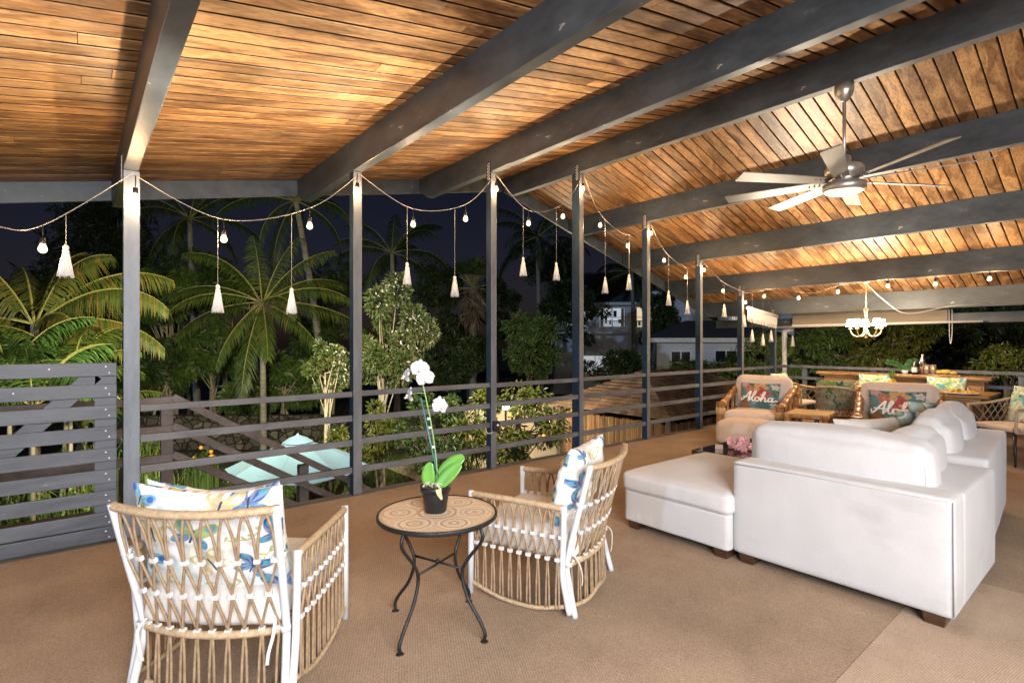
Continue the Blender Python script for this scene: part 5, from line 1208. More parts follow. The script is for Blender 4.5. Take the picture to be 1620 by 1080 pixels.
def crown_points(c, rad, n, clumps, rng, squash=1., shell=.55):
    cc = rng.normal(size=(clumps, 3)); cc /= np.linalg.norm(cc, axis=1)[:, None]; cc *= rng.uniform(shell, 1.0, clumps)[:, None]**.6*rng.uniform(.72, 1.18, clumps)[:, None]; cc = np.array(c) + cc*np.array(rad)*.82
    k = rng.integers(0, clumps, n); rr = rng.normal(size=(n, 3)); rr /= np.linalg.norm(rr, axis=1)[:, None]; cr = rng.uniform(.12, .29, clumps)
    P = cc[k] + rr*(cr[k]*rng.uniform(0.2, 1., n)**.5)[:, None]*np.array(rad)*1.0
    return P, cc, rr
def tree(name, label, base, c, rad, n, leaf, m, bark, tr=.12, clumps=26, seed=0, asp=.42, droop=.2, cat='tree', group=None, rosette=0, branches=7, stems=1, extra=None, dirs=True):
    rng = np.random.default_rng(seed + 100); base = Vector(base); c = Vector(c)
    t = thing(name, label, cat, base, 0, group); cl = c - base
    P, cc, rr = crown_points(tuple(cl), rad, n, clumps, rng)
    mb = MB()
    if rosette:
        k = rosette; a = rng.uniform(0, 6.28, n)[:, None] + np.arange(k)[None]*2*PI/k; ax = rng.normal(size=(n, 3))*.5 + np.array((0, -.35, .8)); ax /= np.linalg.norm(ax, axis=1)[:, None]
        e1 = np.cross(ax, np.array((.3, .9, .1))); e1 /= np.linalg.norm(e1, axis=1)[:, None]; e2 = np.cross(ax, e1)
        D = (e1[:, None]*np.cos(a)[..., None] + e2[:, None]*np.sin(a)[..., None] - ax[:, None]*.35).reshape(-1, 3); P2 = np.repeat(P, k, 0)
        dn = D/np.linalg.norm(D, axis=1)[:, None]; s = np.cross(dn, np.repeat(ax, k, 0)); s /= np.linalg.norm(s, axis=1)[:, None]; nn = np.cross(s, dn); L = leaf*rng.uniform(.75, 1.15, len(P2))[:, None]
        V = np.stack([P2, P2 + dn*L*.55 + s*L*asp*.5, P2 + dn*L - np.array((0, 0, .18))*L, P2 + dn*L*.55 - s*L*asp*.5], 1).reshape(-1, 3)
    else: V = leaves_np(P, leaf, asp, droop, rng=rng, dirs=rr*.8 if dirs else None)
    leaf_mesh(mb, V)
    if extra is not None:
        em, en, es, side = extra
        sel = rng.choice(len(P), en); Q = P[sel]; w_ = (Q - np.array(cl)) @ np.array(side); Q = Q[w_ > np.quantile(w_, .62)]
        leaf_mesh(mb, leaves_np(Q + rng.normal(size=Q.shape)*.05, es, .5, -.1, rng=rng), 1)
        obj('crown', mb, [m, em], t)
    else: obj('crown', mb, m, t)
    mb = MB()
    for s_ in range(stems):
        off = Vector((rng.uniform(-.35, .35), rng.uniform(-.3, .3), 0)) if stems > 1 else Vector((0, 0, 0)); tgt = cl + Vector((rng.uniform(-.3, .3)*rad[0], rng.uniform(-.2, .2)*rad[1], -.1*rad[2]))
        pts = smooth_path([off, off*.9 + tgt*.33 + Vector((rng.uniform(-.15, .15), rng.uniform(-.15, .15), 0)), off*.5 + tgt*.7, tgt], 5)
        mb.tube(pts, list(np.linspace(tr, tr*.35, len(pts))), 8)
        for b_ in range(branches):
            q = pts[int(len(pts)*rng.uniform(.45, .95))]; e = Vector(cc[rng.integers(0, len(cc))]); mid = q.lerp(e, .5) + Vector((0, 0, .08*rad[2])); pp = smooth_path([q, mid, e], 4); mb.tube(pp, list(np.linspace(tr*.38, tr*.1, len(pp))), 5)
    obj('trunk', mb, bark, t, True); return t
def frond(mb, base, d, up_ang, L, curl, npair, lw, ll, seed, hang=.5, m=0, mr=1, vee=.5):
    """arching feather leaf: d horizontal unit direction, leaflets hang either side of the rib"""
    rng = np.random.default_rng(seed); p = Vector(base); a = up_ang; pts = [p.copy()]; k = 16
    for i in range(k):
        p = p + (d*math.cos(a) + Vector((0, 0, 1))*math.sin(a))*(L/k); a -= curl/k*(.4 + 1.2*i/k); pts.append(p.copy())
    mb.tube(pts, list(np.linspace(.028*L/3, .004, k + 1)), 5, m=mr)
    o = len(mb.v); V = []
    for i in range(npair):
        s = .14 + .86*i/npair; q = s*k; j = min(int(q), k - 1); pos = pts[j].lerp(pts[j + 1], q - j); tan = (pts[j + 1] - pts[j]).normalized(); sd_ = tan.cross(Vector((0, 0, 1)));
        sd_ = sd_.normalized() if sd_.length > .05 else d.cross(Vector((0, 0, 1))).normalized()
        l = ll*(math.sin(PI*(.13 + .80*s))**.7)*rng.uniform(.7, 1.12)
        for sg in (-1, 1):
            dr = (sd_*sg*(1 - hang*.5) + tan*.45 + Vector((0, 0, -hang + rng.uniform(-.25, .25)))).normalized(); b_ = dr.cross(tan).normalized(); w2 = dr.cross(b_)*lw*.5
            mid = pos + dr*l*.55 + Vector((0, 0, .03*l)); tip = pos + dr*l + Vector((0, 0, -.22*l*hang*2))
            V += [pos - w2*.5, pos + w2*.5, mid + w2, tip, mid - w2]
    mb.v += [tuple(q) for q in V]; nl = len(V)//5
    mb.f += [f for i in range(nl) for f in ((o + 5*i, o + 5*i + 1, o + 5*i + 2, o + 5*i + 4), (o + 5*i + 4, o + 5*i + 2, o + 5*i + 3))]; mb.m += [m]*(2*nl)
RIB = mat('palm_rib', (.24, .22, .06), .5, var=.25)
def palm(name, label, base, top, L, specs, m, tr=.11, bark=RINGB, seed=0, lw=.036, ll=.66, npair=72, bend=(0, 0), group=None, hang=.55, boots=False, curl=1.0, cat='palm tree', stems=None):
    """specs: (azimuth deg in the world, start elevation deg, curl, length factor)"""
    base, top = Vector(base), Vector(top); t = thing(name, label, cat, base, 0, group); c = top - base; mb = MB()
    for i, (az, el, cu, lf) in enumerate(specs):
        d = Vector((math.cos(math.radians(az)), math.sin(math.radians(az)), 0)); frond(mb, c + d*.05, d, math.radians(el), L*lf, cu*curl, npair, lw, ll*lf, seed*50 + i, hang=hang)
    obj('crown', mb, [m, RIB], t)
    mb = MB(); mid = c*.5 + Vector((bend[0], bend[1], 0)); pts = smooth_path([Vector((0, 0, -.2)), c*.25 + Vector((bend[0]*.7, bend[1]*.7, 0)), mid, c*.8 + Vector((bend[0]*.5, bend[1]*.5, 0)), c], 8)
    rs = list(np.linspace(tr*1.25, tr*.8, len(pts))); rs = [r*(1 + .05*(i % 2)) for i, r in enumerate(rs)]; mb.tube(pts, rs, 10)
    obj('trunk', mb, bark, t, True)
    if boots:
        P = np.tile(np.array(c) - (0, 0, .15), (160, 1)) + RNG.normal(size=(160, 3))*(.16, .16, .22); mb = MB(); leaf_mesh(mb, leaves_np(P, .5, .12, 1.4)); obj('dry_husk', mb, DRYF, t)
    return t
VIEW = math.degrees(YAW); RIGHT = VIEW - 90                      # azimuths: straight away from the camera, and to its right

# the lit coconut palm and the leaning one behind it
tp = at(415, 478, 19.5); bs = (tp.x + .05, tp.y, G0)
palm('coconut_palm', 'floodlit green palm with a slim pale trunk behind the stone wall', bs, tp, 3.5,
     [(RIGHT + 180, 28, 1.3, 1.05), (RIGHT + 188, 62, 1.5, 1.0), (RIGHT + 175, -2, 1.0, 1.1), (RIGHT - 5, 25, 1.3, 1.05), (RIGHT + 10, 58, 1.0, .95), (RIGHT + 4, 2, .9, 1.15), (RIGHT - 60, -30, .8, .85), (RIGHT - 85, -48, .7, 1.1), (RIGHT - 110, -35, .8, .9), (RIGHT + 60, 72, .6, .9), (RIGHT + 130, 75, .5, .85), (RIGHT - 40, 15, 1.5, .8), (RIGHT + 220, 18, 1.4, .9), (RIGHT + 90, 45, 1.2, .9), (RIGHT + 150, 40, 1.4, .95), (RIGHT + 40, 40, 1.3, 1.0), (RIGHT - 20, -20, .8, 1.0)], PALM, tr=.10, seed=1, boots=True)
tp = at(468, 318, 25.); b_ = at(515, 740, 25.)
palm('coconut_palm', 'tall dark palm with a leaning pale trunk right of the lit palm', (b_.x, b_.y, G0), tp, 4.2, [(k*29 + 10, 55 - 26*(k % 4), 1.4, 1. - .1*(k % 3)) for k in range(14)], LEAF_D, tr=.15, seed=2, bend=(.2, -.1))
# palms at the left edge
tp = at(55, 512, 11.5)
palm('areca_palm', 'large palm with arching rusty fronds at the left edge above the gate', (tp.x, tp.y, G0), tp, 3.0,
     [(RIGHT + 172, 48, 1.9, .95), (RIGHT + 190, 66, 1.3, .9), (RIGHT + 2, 40, 1.7, 1.05), (RIGHT - 8, 68, 1.5, .85), (RIGHT + 5, 12, 1.2, .95), (RIGHT + 30, 55, 1.6, 1.0), (RIGHT + 140, 60, 1.6, 1.0), (RIGHT + 100, 70, 1.2, .9), (RIGHT - 30, 20, 1.5, .8), (RIGHT + 200, 15, 1.2, .9), (RIGHT + 165, 15, 1.3, .9)], PALMR, tr=.09, seed=3, lw=.038, ll=.62, npair=78, hang=.8)
for i, (px, py, d, nm) in enumerate([(15, 590, 9.6, 'small green palm at the far left, low behind the gate'), (52, 640, 9.2, 'bright green feathery palm just above the gate top'), (112, 600, 10.5, 'green palm clump left of the first post'), (150, 660, 12.5, 'dark green palm clump half hidden by the first post')]):
    tp = at(px, py, d); palm('areca_palm', nm, (tp.x, tp.y, G0), tp, 1.7, [(k*41 + 20*i, 72 - 20*(k % 3), 1.5, 1. - .12*(k % 3)) for k in range(11)], ARECA if i < 2 else PALM, tr=.035, seed=10 + i, lw=.034, ll=.5, npair=44, hang=.5, bark=PALE_B, group='low palms behind the gate')
# dark conifer against the night sky
p = at(170, 640, 36); H = 17.5; cf = thing('pine_tree', 'tall dark layered pine behind the first post against the sky', 'pine tree', (p.x, p.y, G0))
mb = MB(); rng = np.random.default_rng(5)
for k in range(19):
    z = 3 + (H - 3.5)*k/19; R_ = 4.9*(1 - k/21)**.8 + .5
    for j in range(8):
        a = j*PI/4 + k*.37 + rng.uniform(-.1, .1); d = Vector((math.cos(a), math.sin(a), 0)); r0 = R_*rng.uniform(.85, 1.1); pts = smooth_path([(0, 0, z), d*r0*.5 + Vector((0, 0, z - .12)), d*r0 + Vector((0, 0, z + .45))], 4); mb.tube(pts, list(np.linspace(.05, .015, len(pts))), 4, m=1)
        n = int(26*r0); s = rng.uniform(.15, 1, n); P = np.array([pts[min(int(x*(len(pts) - 1)), len(pts) - 2)].lerp(pts[min(int(x*(len(pts) - 1)) + 1, len(pts) - 1)], x*(len(pts) - 1) % 1) for x in s]) + rng.normal(size=(n, 3))*.12
        leaf_mesh(mb, leaves_np(P, .75, .13, -.35, rng=rng))
obj('crown', mb, [NEEDLE, DARK_B], cf); mb = MB(); mb.tube([(0, 0, 0), (0, 0, H)], [.3, .05], 8); obj('trunk', mb, DARK_B, cf, True)
# shrubs behind the stone wall
SH = [(262, 470, 24, (1.5, 1.4, 1.7), 'schefflera with drooping leaf whorls right of the first post'), (250, 590, 22.5, (1.5, 1.1, 1.6), 'dense umbrella leaved shrub low beside the first post'), (330, 555, 23.5, (1.8, 1.2, 1.6), 'umbrella leaved shrub left of the lit palm trunk'), (355, 455, 26, (1.9, 1.5, 1.3), 'tall umbrella leaved tree behind the lit palm fronds'), (455, 600, 23.5, (1.6, 1.2, 1.3), 'umbrella leaved shrub right of the lit palm trunk'), (515, 540, 26, (1.8, 1.4, 2.0), 'dark umbrella leaved tree left of the second post'), (400, 625, 23, (1.2, 1., .8), 'low umbrella leaved shrub on top of the stone wall')]
for i, (px, py, d, r, lb) in enumerate(SH):
    c = at(px, py, d); tree('umbrella_shrub', lb, (c.x + .1, c.y, G0 + .6), c, r, 900, .42, LEAF_M if i % 2 == 0 else LEAF_D, PALE_B, .07, 22, seed=i, asp=.34, rosette=8, stems=4, branches=5, cat='shrub', group='shrubs behind the stone wall')
# pale flowering fishtail palm by the second post
for i, (px, py, d, r, st_, lb) in enumerate([(622, 535, 13.2, (1.2, .95, 1.55), 3, 'fishtail palm with pale tufts between the second and third posts'), (522, 585, 13.4, (.6, .5, .75), 2, 'smaller fishtail palm with pale tufts left of the second post')]):
    c = at(px, py, d); b_ = at(615 if i == 0 else 540, 745, d)
    tree('fishtail_palm', lb, (b_.x, b_.y, G0), c, r, 9000 if i == 0 else 3400, .15, LEAF_F, PALE_B, .06, 20, seed=30 + i, asp=.42, droop=.15, stems=st_, branches=8, extra=(BLOS, 1500 if i == 0 else 1000, .10, (RX.x*1.2, RX.y*1.2, .5)), cat='palm tree', group='fishtail palms')
# citrus bush with fruit in front of the patio lamp, and round leafy trees
c = at(815, 675, 11.2); mg = tree('citrus_tree', 'leafy citrus tree with yellow fruit lit from behind, right of the third post', (c.x, c.y + .1, G0), c, (1.55, 1.0, 1.05), 5200, .125, LEAF_Y, DARK_B, .07, 30, seed=41, asp=.40, droop=.5, stems=2, branches=9)
for (px, py) in ((806, 657), (798, 640), (905, 650), (860, 690)):
    p = at(px, py, 10.4); mb = MB(); mb.ball(p - Vector((c.x, c.y + .1, G0)), .045, 10, 8); obj('fruit', mb, FRUIT, mg, True)
c = at(690, 680, 12.5); tree('leafy_shrub', 'dark leafy shrub left of the third post, below the orchid flowers', (c.x, c.y, G0), c, (1.0, .8, 1.2), 3000, .125, LEAF_M, DARK_B, .05, 22, seed=42, stems=3, cat='shrub', group='leafy shrubs below the railing')
c = at(585, 690, 12.6); tree('leafy_shrub', 'bright green shrub at the foot of the fishtail palm', (c.x, c.y, G0), c, (1.0, .8, .95), 3200, .115, LEAF_Y, DARK_B, .04, 20, seed=43, stems=3, cat='shrub', group='leafy shrubs below the railing')
TR = [(300, 425, 31, (2.4, 1.8, 1.5), 'dark tree crown behind the lit palm fronds, below the eave', LEAF_D, 2200, .3), (530, 455, 35, (2.2, 1.8, 2.4), 'dark tree crown against the sky just left of the second post', LEAF_D, 2400, .32), (690, 455, 36, (2.0, 1.8, 2.4), 'dark tree crown against the sky between the flowering tree and the third post', LEAF_D, 2400, .32), (870, 425, 39, (2.8, 2.0, 2.6), 'tall dark tree crown left of the ridge post', LEAF_D, 2800, .34), (790, 480, 38, (2.2, 1.8, 1.8), 'dark tree crown right of the fan palm', LEAF_D, 2200, .32), (85, 470, 28, (2.6, 1.8, 1.6), 'dark tree crown behind the arching rusty palm', LEAF_D, 2400, .3), (838, 550, 22, (1.9, 1.5, 1.75), 'round bushy tree between the third and ridge posts', LEAF_M, 3600, .24), (715, 570, 24, (1.6, 1.3, 1.9), 'dark bushy tree just left of the third post', LEAF_D, 2400, .26), (745, 520, 30, (2.2, 1.8, 1.6), 'dark tree under the fan palm', LEAF_D, 2400, .3),
      (975, 590, 24, (2.4, 1.6, 1.1), 'dark tree covering the lower house windows', LEAF_D, 2600, .26), (1045, 510, 30, (1.3, 1.3, 2.6), 'tall dark tree between the fifth and sixth posts', LEAF_D, 3400, .3), (1090, 592, 19, (1.2, 1., .55), 'low lit bush left of the sixth post', LEAF_M, 1500, .2), (1150, 598, 17.5, (1.1, .9, .6), 'lit bush right of the sixth post', LEAF_M, 1700, .18),
      (905, 500, 33, (2.6, 2, 2.2), 'dark tree left of the lit house', LEAF_D, 2600, .34), (625, 560, 27, (2.2, 1.6, 2.0), 'dark tree mass behind the fishtail palm', LEAF_D, 2400, .3), (20, 560, 19, (2.4, 1.6, 2.4), 'dark shrub mass at the far left behind the palms', LEAF_D, 2600, .26), (120, 600, 17, (1.9, 1.4, 2.0), 'dark leafy shrub behind the gate palms', LEAF_D, 2400, .22), (190, 520, 25, (2.3, 1.8, 2.0), 'dark tree behind the first post', LEAF_D, 2400, .3)]
for i, (px, py, d, r, lb, m, n, lf) in enumerate(TR):
    c = at(px, py, d); tree('bushy_tree', lb, (c.x, c.y, G0), c, r, int(n*1.7), lf*.76, m, DARK_B, .13, 30, seed=60 + i, group='bushy trees in the garden')
# fan palm and dark coconut palms in the distance
tp = at(748, 455, 27); fp = thing('fan_palm', 'fan palm with a shaggy dry skirt left of the third post', 'palm tree', (tp.x, tp.y, G0)); c = tp - Vector((tp.x, tp.y, G0)); mb = MB(); rng = np.random.default_rng(9)
for k in range(26):
    az, el = rng.uniform(0, 6.28), rng.uniform(-.3, 1.4); d = Vector((math.cos(az)*math.cos(el), math.sin(az)*math.cos(el), math.sin(el))); h = c + d*.9; sd_ = d.cross(Vector((0, 0, 1))).normalized(); up2 = sd_.cross(d); mb.tube([c, h], .02, 4, m=1); o = len(mb.v)
    for q in range(15):
        a = (q - 7)*.16; dd = d*math.cos(a) + sd_*math.sin(a) + Vector((0, 0, -.1*abs(a))); L = .95*(1 - .12*abs(a)); w_ = up2*.01 + dd.cross(up2).normalized()*.045; mb.add([h, h + dd*L*.6 + w_, h + dd*L + Vector((0, 0, -.12)), h + dd*L*.6 - w_], [(0, 1, 2, 3)])
obj('crown', mb, [LEAF_D, RIB], fp); mb = MB(); P = np.tile(np.array(c) - (0, 0, .8), (420, 1)) + rng.normal(size=(420, 3))*(.2, .2, .38); leaf_mesh(mb, leaves_np(P, .75, .12, 1.8, rng=rng)); obj('dry_skirt', mb, DRYF, fp); mb = MB(); mb.tube([(0, 0, 0), c], [.22, .18], 8); obj('trunk', mb, RINGB, fp, True)
for i, (px, py, d, lb) in enumerate([(620, 400, 33, 'dark distant palm above the pale flowering tree'), (850, 375, 36, 'dark distant palm high between the third and ridge posts'), (300, 345, 30, 'dark palm crown under the eave left of the lit palm'), (1000, 430, 42, 'dark distant palm by the house roof')]):
    tp = at(px, py, d); palm('coconut_palm', lb, (tp.x + .4, tp.y, G0), tp, 4.6, [(k*31 + 15*i, 60 - 24*(k % 4), 1.5, 1. - .1*(k % 3)) for k in range(15)], LEAF_D, tr=.16, seed=20 + i, group='dark distant palms', npair=34, lw=.08, ll=.8)
# trees past the bar end
FE = [(1405, 545, 17, (1.9, 1.4, 1.0), 'feathery lit tree behind the chandelier', LEAF_Y, 4600, .20), (1300, 555, 18.5, (1.6, 1.3, 1.1), 'feathery tree right of the drain pipe', LEAF_M, 3400, .2), (1215, 575, 17, (1.3, 1.0, 1.2), 'leafy tree behind the corner post and pipe', LEAF_M, 2600, .18), (1500, 520, 21, (2.6, 1.8, 1.6), 'dark feathery tree right of the blind chain', LEAF_D, 3800, .26), (1600, 575, 13.5, (1.0, .9, .5), 'low tree with drooping sprays at the right picture edge', LEAF_Y, 1900, .17), (1620, 500, 22, (2.5, 1.8, 2.0), 'dark tree filling the right picture edge', LEAF_D, 3000, .28), (1290, 640, 19, (2.0, 1.6, 1.2), 'dark hedge tree low behind the bar, left half', LEAF_D, 2400, .22), (1450, 640, 18, (2.2, 1.6, 1.2), 'dark hedge tree low behind the bar, right half', LEAF_D, 2600, .22), (1590, 640, 17, (2.0, 1.4, 1.2), 'dark hedge tree low behind the right dining chair', LEAF_D, 2400, .2)]
for i, (px, py, d, r, lb, m, n, lf) in enumerate(FE):
    c = at(px, py, d); tree('feathery_tree', lb, (c.x, c.y, G0), c, r, int(n*1.6), lf*.8, m, PALE_B if i < 2 else DARK_B, .10, 34, seed=80 + i, asp=.26, droop=.55, branches=10, group='trees beyond the bar')
# retaining wall, planting, parasol
a_, b_ = at(170, 675, 21.5), at(760, 655, 22.); dv = Vector((b_.x - a_.x, b_.y - a_.y, 0)); L = dv.length
wl = MB(); k = 60
for i in range(k + 1):
    s = i/k*L; wv = .06*mnoise.noise(Vector((s*1.3, 0, 0)))
    wl.v += [(s, -.25 + wv, 0), (s, -.2 + wv, 1.35 + .05*mnoise.noise(Vector((s*2.1, 4, 0)))), (s, .25, 1.35 + .05*mnoise.noise(Vector((s*2.1, 9, 0)))), (s, .25, 0)]
wl.f = [(i*4 + j, (i + 1)*4 + j, (i + 1)*4 + j + 1, i*4 + j + 1) for i in range(k) for j in range(3)] + [(0, 1, 2, 3), (4*k + 3, 4*k + 2, 4*k + 1, 4*k)]; wl.m = [0]*len(wl.f)
o = obj('stone_wall', wl, stone('lava_stone'), None, loc=(a_.x, a_.y, G0)); o.rotation_euler.z = math.atan2(dv.y, dv.x); tag(o, 'dark lava stone garden wall behind the parasol', 'wall')
def tuft(name, label, px, py, d, n, L, m, group, wd=.035, flower=None):
    c = at(px, py, d); t = thing(name, label, 'plant', (c.x, c.y, G0), 0, group); mb = MB(); rng = np.random.default_rng(int(px)); hz = c.z - G0
    for i in range(n):
        a, r = rng.uniform(0, 6.28), rng.uniform(0, .45); o_ = Vector((r*math.cos(a), r*math.sin(a), 0)); az = rng.uniform(0, 6.28); dd = Vector((math.cos(az), math.sin(az), 0)); l = L*rng.uniform(.6, 1.1); sd_ = Vector((-math.sin(az), math.cos(az), 0))*wd*.5; h = max(.1, hz - L*.3)*rng.uniform(.6, 1.)
        p0 = o_ + Vector((0, 0, h)); p1 = p0 + dd*l*.35 + Vector((0, 0, l*.6)); p2 = p0 + dd*l*.8 + Vector((0, 0, l*.45))
        mb.tube([o_, p0], .008, 4); mb.add([p0 - sd_*.6, p0 + sd_*.6, p1 + sd_, p2, p1 - sd_], [(0, 1, 2, 4), (4, 2, 3)])
    obj('leaves', mb, m, t)
    if flower:
        for i in range(5):
            mb = MB(); mb.ball((rng.uniform(-.4, .4), rng.uniform(-.4, .1), hz + rng.uniform(-.1, .25)), .055, 8, 5); obj('flower', mb, flower, t, True)
ORF = mat('orange_flower', (.6, .28, .04), .6); RDF = mat('red_leaf', (.3, .05, .03), .6)
for a in [('strap_plant', 'yellow green strap leaf plant below the gate boards', 150, 705, 12, 90, .7, STRAP), ('strap_plant', 'strap leaf plant just right of the first post', 232, 690, 12.5, 70, .7, STRAP), ('strap_plant', 'yellow strap leaf plant behind the stair newel', 245, 740, 11.5, 70, .55, STRAP), ('flower_bush', 'flowering bush with orange blooms left of the parasol', 318, 722, 14, 150, .45, LEAF_M, ORF), ('croton_plant', 'red leaved croton under the parasol edge, by the second newel', 400, 765, 11.4, 130, .4, CROT, None), ('croton_plant', 'red leaved croton right of the second stair newel', 500, 765, 11.6, 120, .4, CROT, RDF), ('strap_plant', 'pale strap plant at the foot of the leaning trunk', 525, 680, 20, 90, .7, STRAP), ('strap_plant', 'grass like plant below the gate near the left picture edge', 30, 785, 9.5, 120, .6, STRAP), ('strap_plant', 'grass like plant low between the gate boards', 120, 780, 10, 120, .6, STRAP), ('strap_plant', 'strap plant on the lawn edge left of the third post', 740, 710, 13, 80, .5, STRAP)]:
    tuft(a[0], a[1], a[2], a[3], a[4], a[5], a[6], a[7], 'low plants in the garden beds', flower=a[8] if len(a) > 8 else None)
for i, (px, d, lean) in enumerate([(10, 13, .1), (55, 12, .0), (78, 12.5, -.3), (97, 13, .1), (118, 13, .25), (136, 13.5, .3)]):
    b_ = at(px, 720, d); mb = MB(); mb.tube([(0, 0, 0), (lean*.5, 0, 1.2), (lean, 0, 2.5)], [.07, .06, .05], 8); tag(obj('cane_stem', mb, PALE_B, None, True, loc=(b_.x, b_.y, G0)), ['leftmost pale cane stem behind the gate', 'thick pale stem behind the gate boards', 'pale stem leaning left behind the gate', 'slender upright stem behind the gate', 'stem leaning right behind the gate stile', 'rightmost leaning stem behind the gate stile'][i], 'plant stem', 'pale stems behind the gate')
TEAL = fabric('parasol_cloth', (.17, .28, .40), wr=.2); ap = at(471, 690, 11.0); R_ = 1.42; hz = ap.z - G0
pr = thing('parasol', 'open pale teal parasol standing below the deck', 'parasol', (ap.x, ap.y, G0)); mb = MB(); K = 8; M_ = 14
def pc(k, s): a = k*2*PI/K + .25; return Vector((R_*s*math.cos(a), R_*s*math.sin(a), hz - .05 - .58*s**1.15))
for k in range(K):
    for i in range(M_):
        for j in range(8):
            q = []
            for (ii, jj) in ((i, j), (i + 1, j), (i + 1, j + 1), (i, j + 1)):
                s = ii/M_; u = jj/8; p = pc(k, s).lerp(pc(k + 1, s), u); sg = math.sin(u*PI); p.z -= .10*sg*s*s; f_ = 1 - .10*sg*s**3; q.append((p.x*f_, p.y*f_, p.z))
            mb.add(q, [(0, 1, 2, 3)])
obj('canopy', mb, TEAL, pr); mb = MB(); mb.lathe([(.30, hz - .115), (.18, hz - .03), (.03, hz + .03), (.02, hz + .06), (.0, hz + .07)], 16, cap=False); obj('cap', mb, TEAL, pr, True)
mb = MB(); mb.tube([(0, 0, 0), (0, 0, hz)], .025, 10); obj('pole', mb, PALE_B, pr, True)
for k in range(K): mb = MB(); mb.tube([(0, 0, hz - .06), pc(k, 1.) - Vector((0, 0, .02))], .010, 5); obj('rib', mb, PALE_B, pr, True)
mb = MB(); mb.lathe([(.3, 0), (.3, .06), (.05, .09), (.05, .4), (.0, .4)], 16); obj('base', mb, BLACK, pr, True)

# ------------------------------------------------------------------ neighbours: bamboo hut, cream wall with a lamp, houses
SHING = mat('cedar_shingle', (.16, .10, .065), .85, var=.5, scale=7, stretch=(2, 9, 9), bump=1, bscale=14); SLATE = mat('dark_roof', (.07, .07, .085), .8, var=.3, scale=3); HWALL = mat('house_wall', (.58, .58, .60), .8, var=.08); CWALL = mat('cream_render', (.60, .50, .34), .85, var=.12, scale=2); WTRIM = mat('white_trim', (.7, .68, .64), .6); BWALL = mat('bamboo_fence', (.19, .10, .042), .7, var=.5, scale=6, stretch=(12, 12, .6), island=.45)
hx0, hx1, hy0, hy1 = 11.3, 18.3, 7.6, 11.4; ez, rz_ = -.42, .62
hut = thing('bamboo_hut', 'low hut with a shingled hip roof and bamboo pole walls', 'hut', ((hx0 + hx1)/2, (hy0 + hy1)/2, G0)); ox, oy = hut.location.x, hut.location.y
mb = MB(); ov = .35; e = [(hx0 - ov, hy0 - ov), (hx1 + ov, hy0 - ov), (hx1 + ov, hy1 + ov), (hx0 - ov, hy1 + ov)]; rg = [((hx0 + 1.5), (hy0 + hy1)/2), ((hx1 - 1.5), (hy0 + hy1)/2)]
n = 13
def course(A, B, Cc, D, mb):
    for i in range(n):
        s0, s1 = i/n, (i + 1)/n; w0 = [Vector(A).lerp(Vector(D), s0), Vector(B).lerp(Vector(Cc), s0), Vector(B).lerp(Vector(Cc), s1), Vector(A).lerp(Vector(D), s1)]; cols_ = max(1, int((w0[1] - w0[0]).length/.22)); nrm = (w0[1] - w0[0]).cross(w0[3] - w0[0]).normalized()*.03
        for j in range(cols_):
            u0, u1 = j/cols_, (j + 1)/cols_ - .004; dz = random.uniform(0, .012); q = [w0[0].lerp(w0[1], u0), w0[0].lerp(w0[1], u1), w0[3].lerp(w0[2], u1), w0[3].lerp(w0[2], u0)]
            lo = nrm*(1 + dz*20); mb.add([q[0] + lo, q[1] + lo, q[2] + nrm*.2, q[3] + nrm*.2, q[0], q[1]], [(0, 1, 2, 3), (4, 5, 1, 0)])
E3 = [(x - ox, y - oy, ez - G0) for x, y in e]; R3 = [(x - ox, y - oy, rz_ - G0) for x, y in rg]
course(E3[0], E3[1], R3[1], R3[0], mb); course(E3[2], E3[3], R3[0], R3[1], mb); course(E3[3], E3[0], R3[0], R3[0], mb); course(E3[1], E3[2], R3[1], R3[1], mb)
mb.add(E3 + R3, [(0, 1, 5, 4), (2, 3, 4, 5), (3, 0, 4), (1, 2, 5)]); obj('roof', mb, mat('cedar_shake', (.17, .105, .065), .85, var=.35, scale=9, island=.4, bump=.6, bscale=30), hut)
mb = MB(); W4 = [(hx0, hy0), (hx1, hy0), (hx1, hy1), (hx0, hy1)]
for (xa, ya), (xb, yb) in zip(W4, W4[1:] + W4[:1]):
    Lw = math.hypot(xb - xa, yb - ya)
    for i in range(int(Lw/.06)):
        s = (i + .5)/int(Lw/.06); mb.tube([(xa + (xb - xa)*s - ox, ya + (yb - ya)*s - oy, 0), (xa + (xb - xa)*s - ox, ya + (yb - ya)*s - oy, ez - G0 - .15 + random.uniform(-.05, .0))], .027, 6)
obj('wall', mb, BWALL, hut, True)
for (xa, ya) in W4:
    mb = MB(); mb.box((xa - ox - .06, ya - oy - .06, (ez - G0)/2), (.14, .14, ez - G0)); obj('corner_post', mb, DARK_B, hut)
for x in (hx0 + 1.9, hx0 + 4.2):
    mb = MB(); mb.box((x - ox, hy0 - oy - .34, (ez - G0)/2), (.10, .10, ez - G0 - .02)); obj('porch_post', mb, WTRIM, hut)
mb = MB(); mb.box((1.1, hy0 - ov - oy - .03, ez - G0 - .03), (hx1 - hx0 + 2*ov - 2.2, .04, .13)); obj('eave_trim', mb, WTRIM, hut)
cw0, cw1 = at(735, 700, 16.2), at(985, 690, 19.0); dv = Vector((cw1.x - cw0.x, cw1.y - cw0.y, 0))
o = MB(); o.box((dv.length/2, 0, 1.2), (dv.length, .18, 2.4)); o = obj('patio_wall', o, CWALL, None, loc=(cw0.x, cw0.y, G0 + .02)); o.rotation_euler.z = math.atan2(dv.y, dv.x); tag(o, 'cream rendered wall lit behind the citrus tree', 'wall')
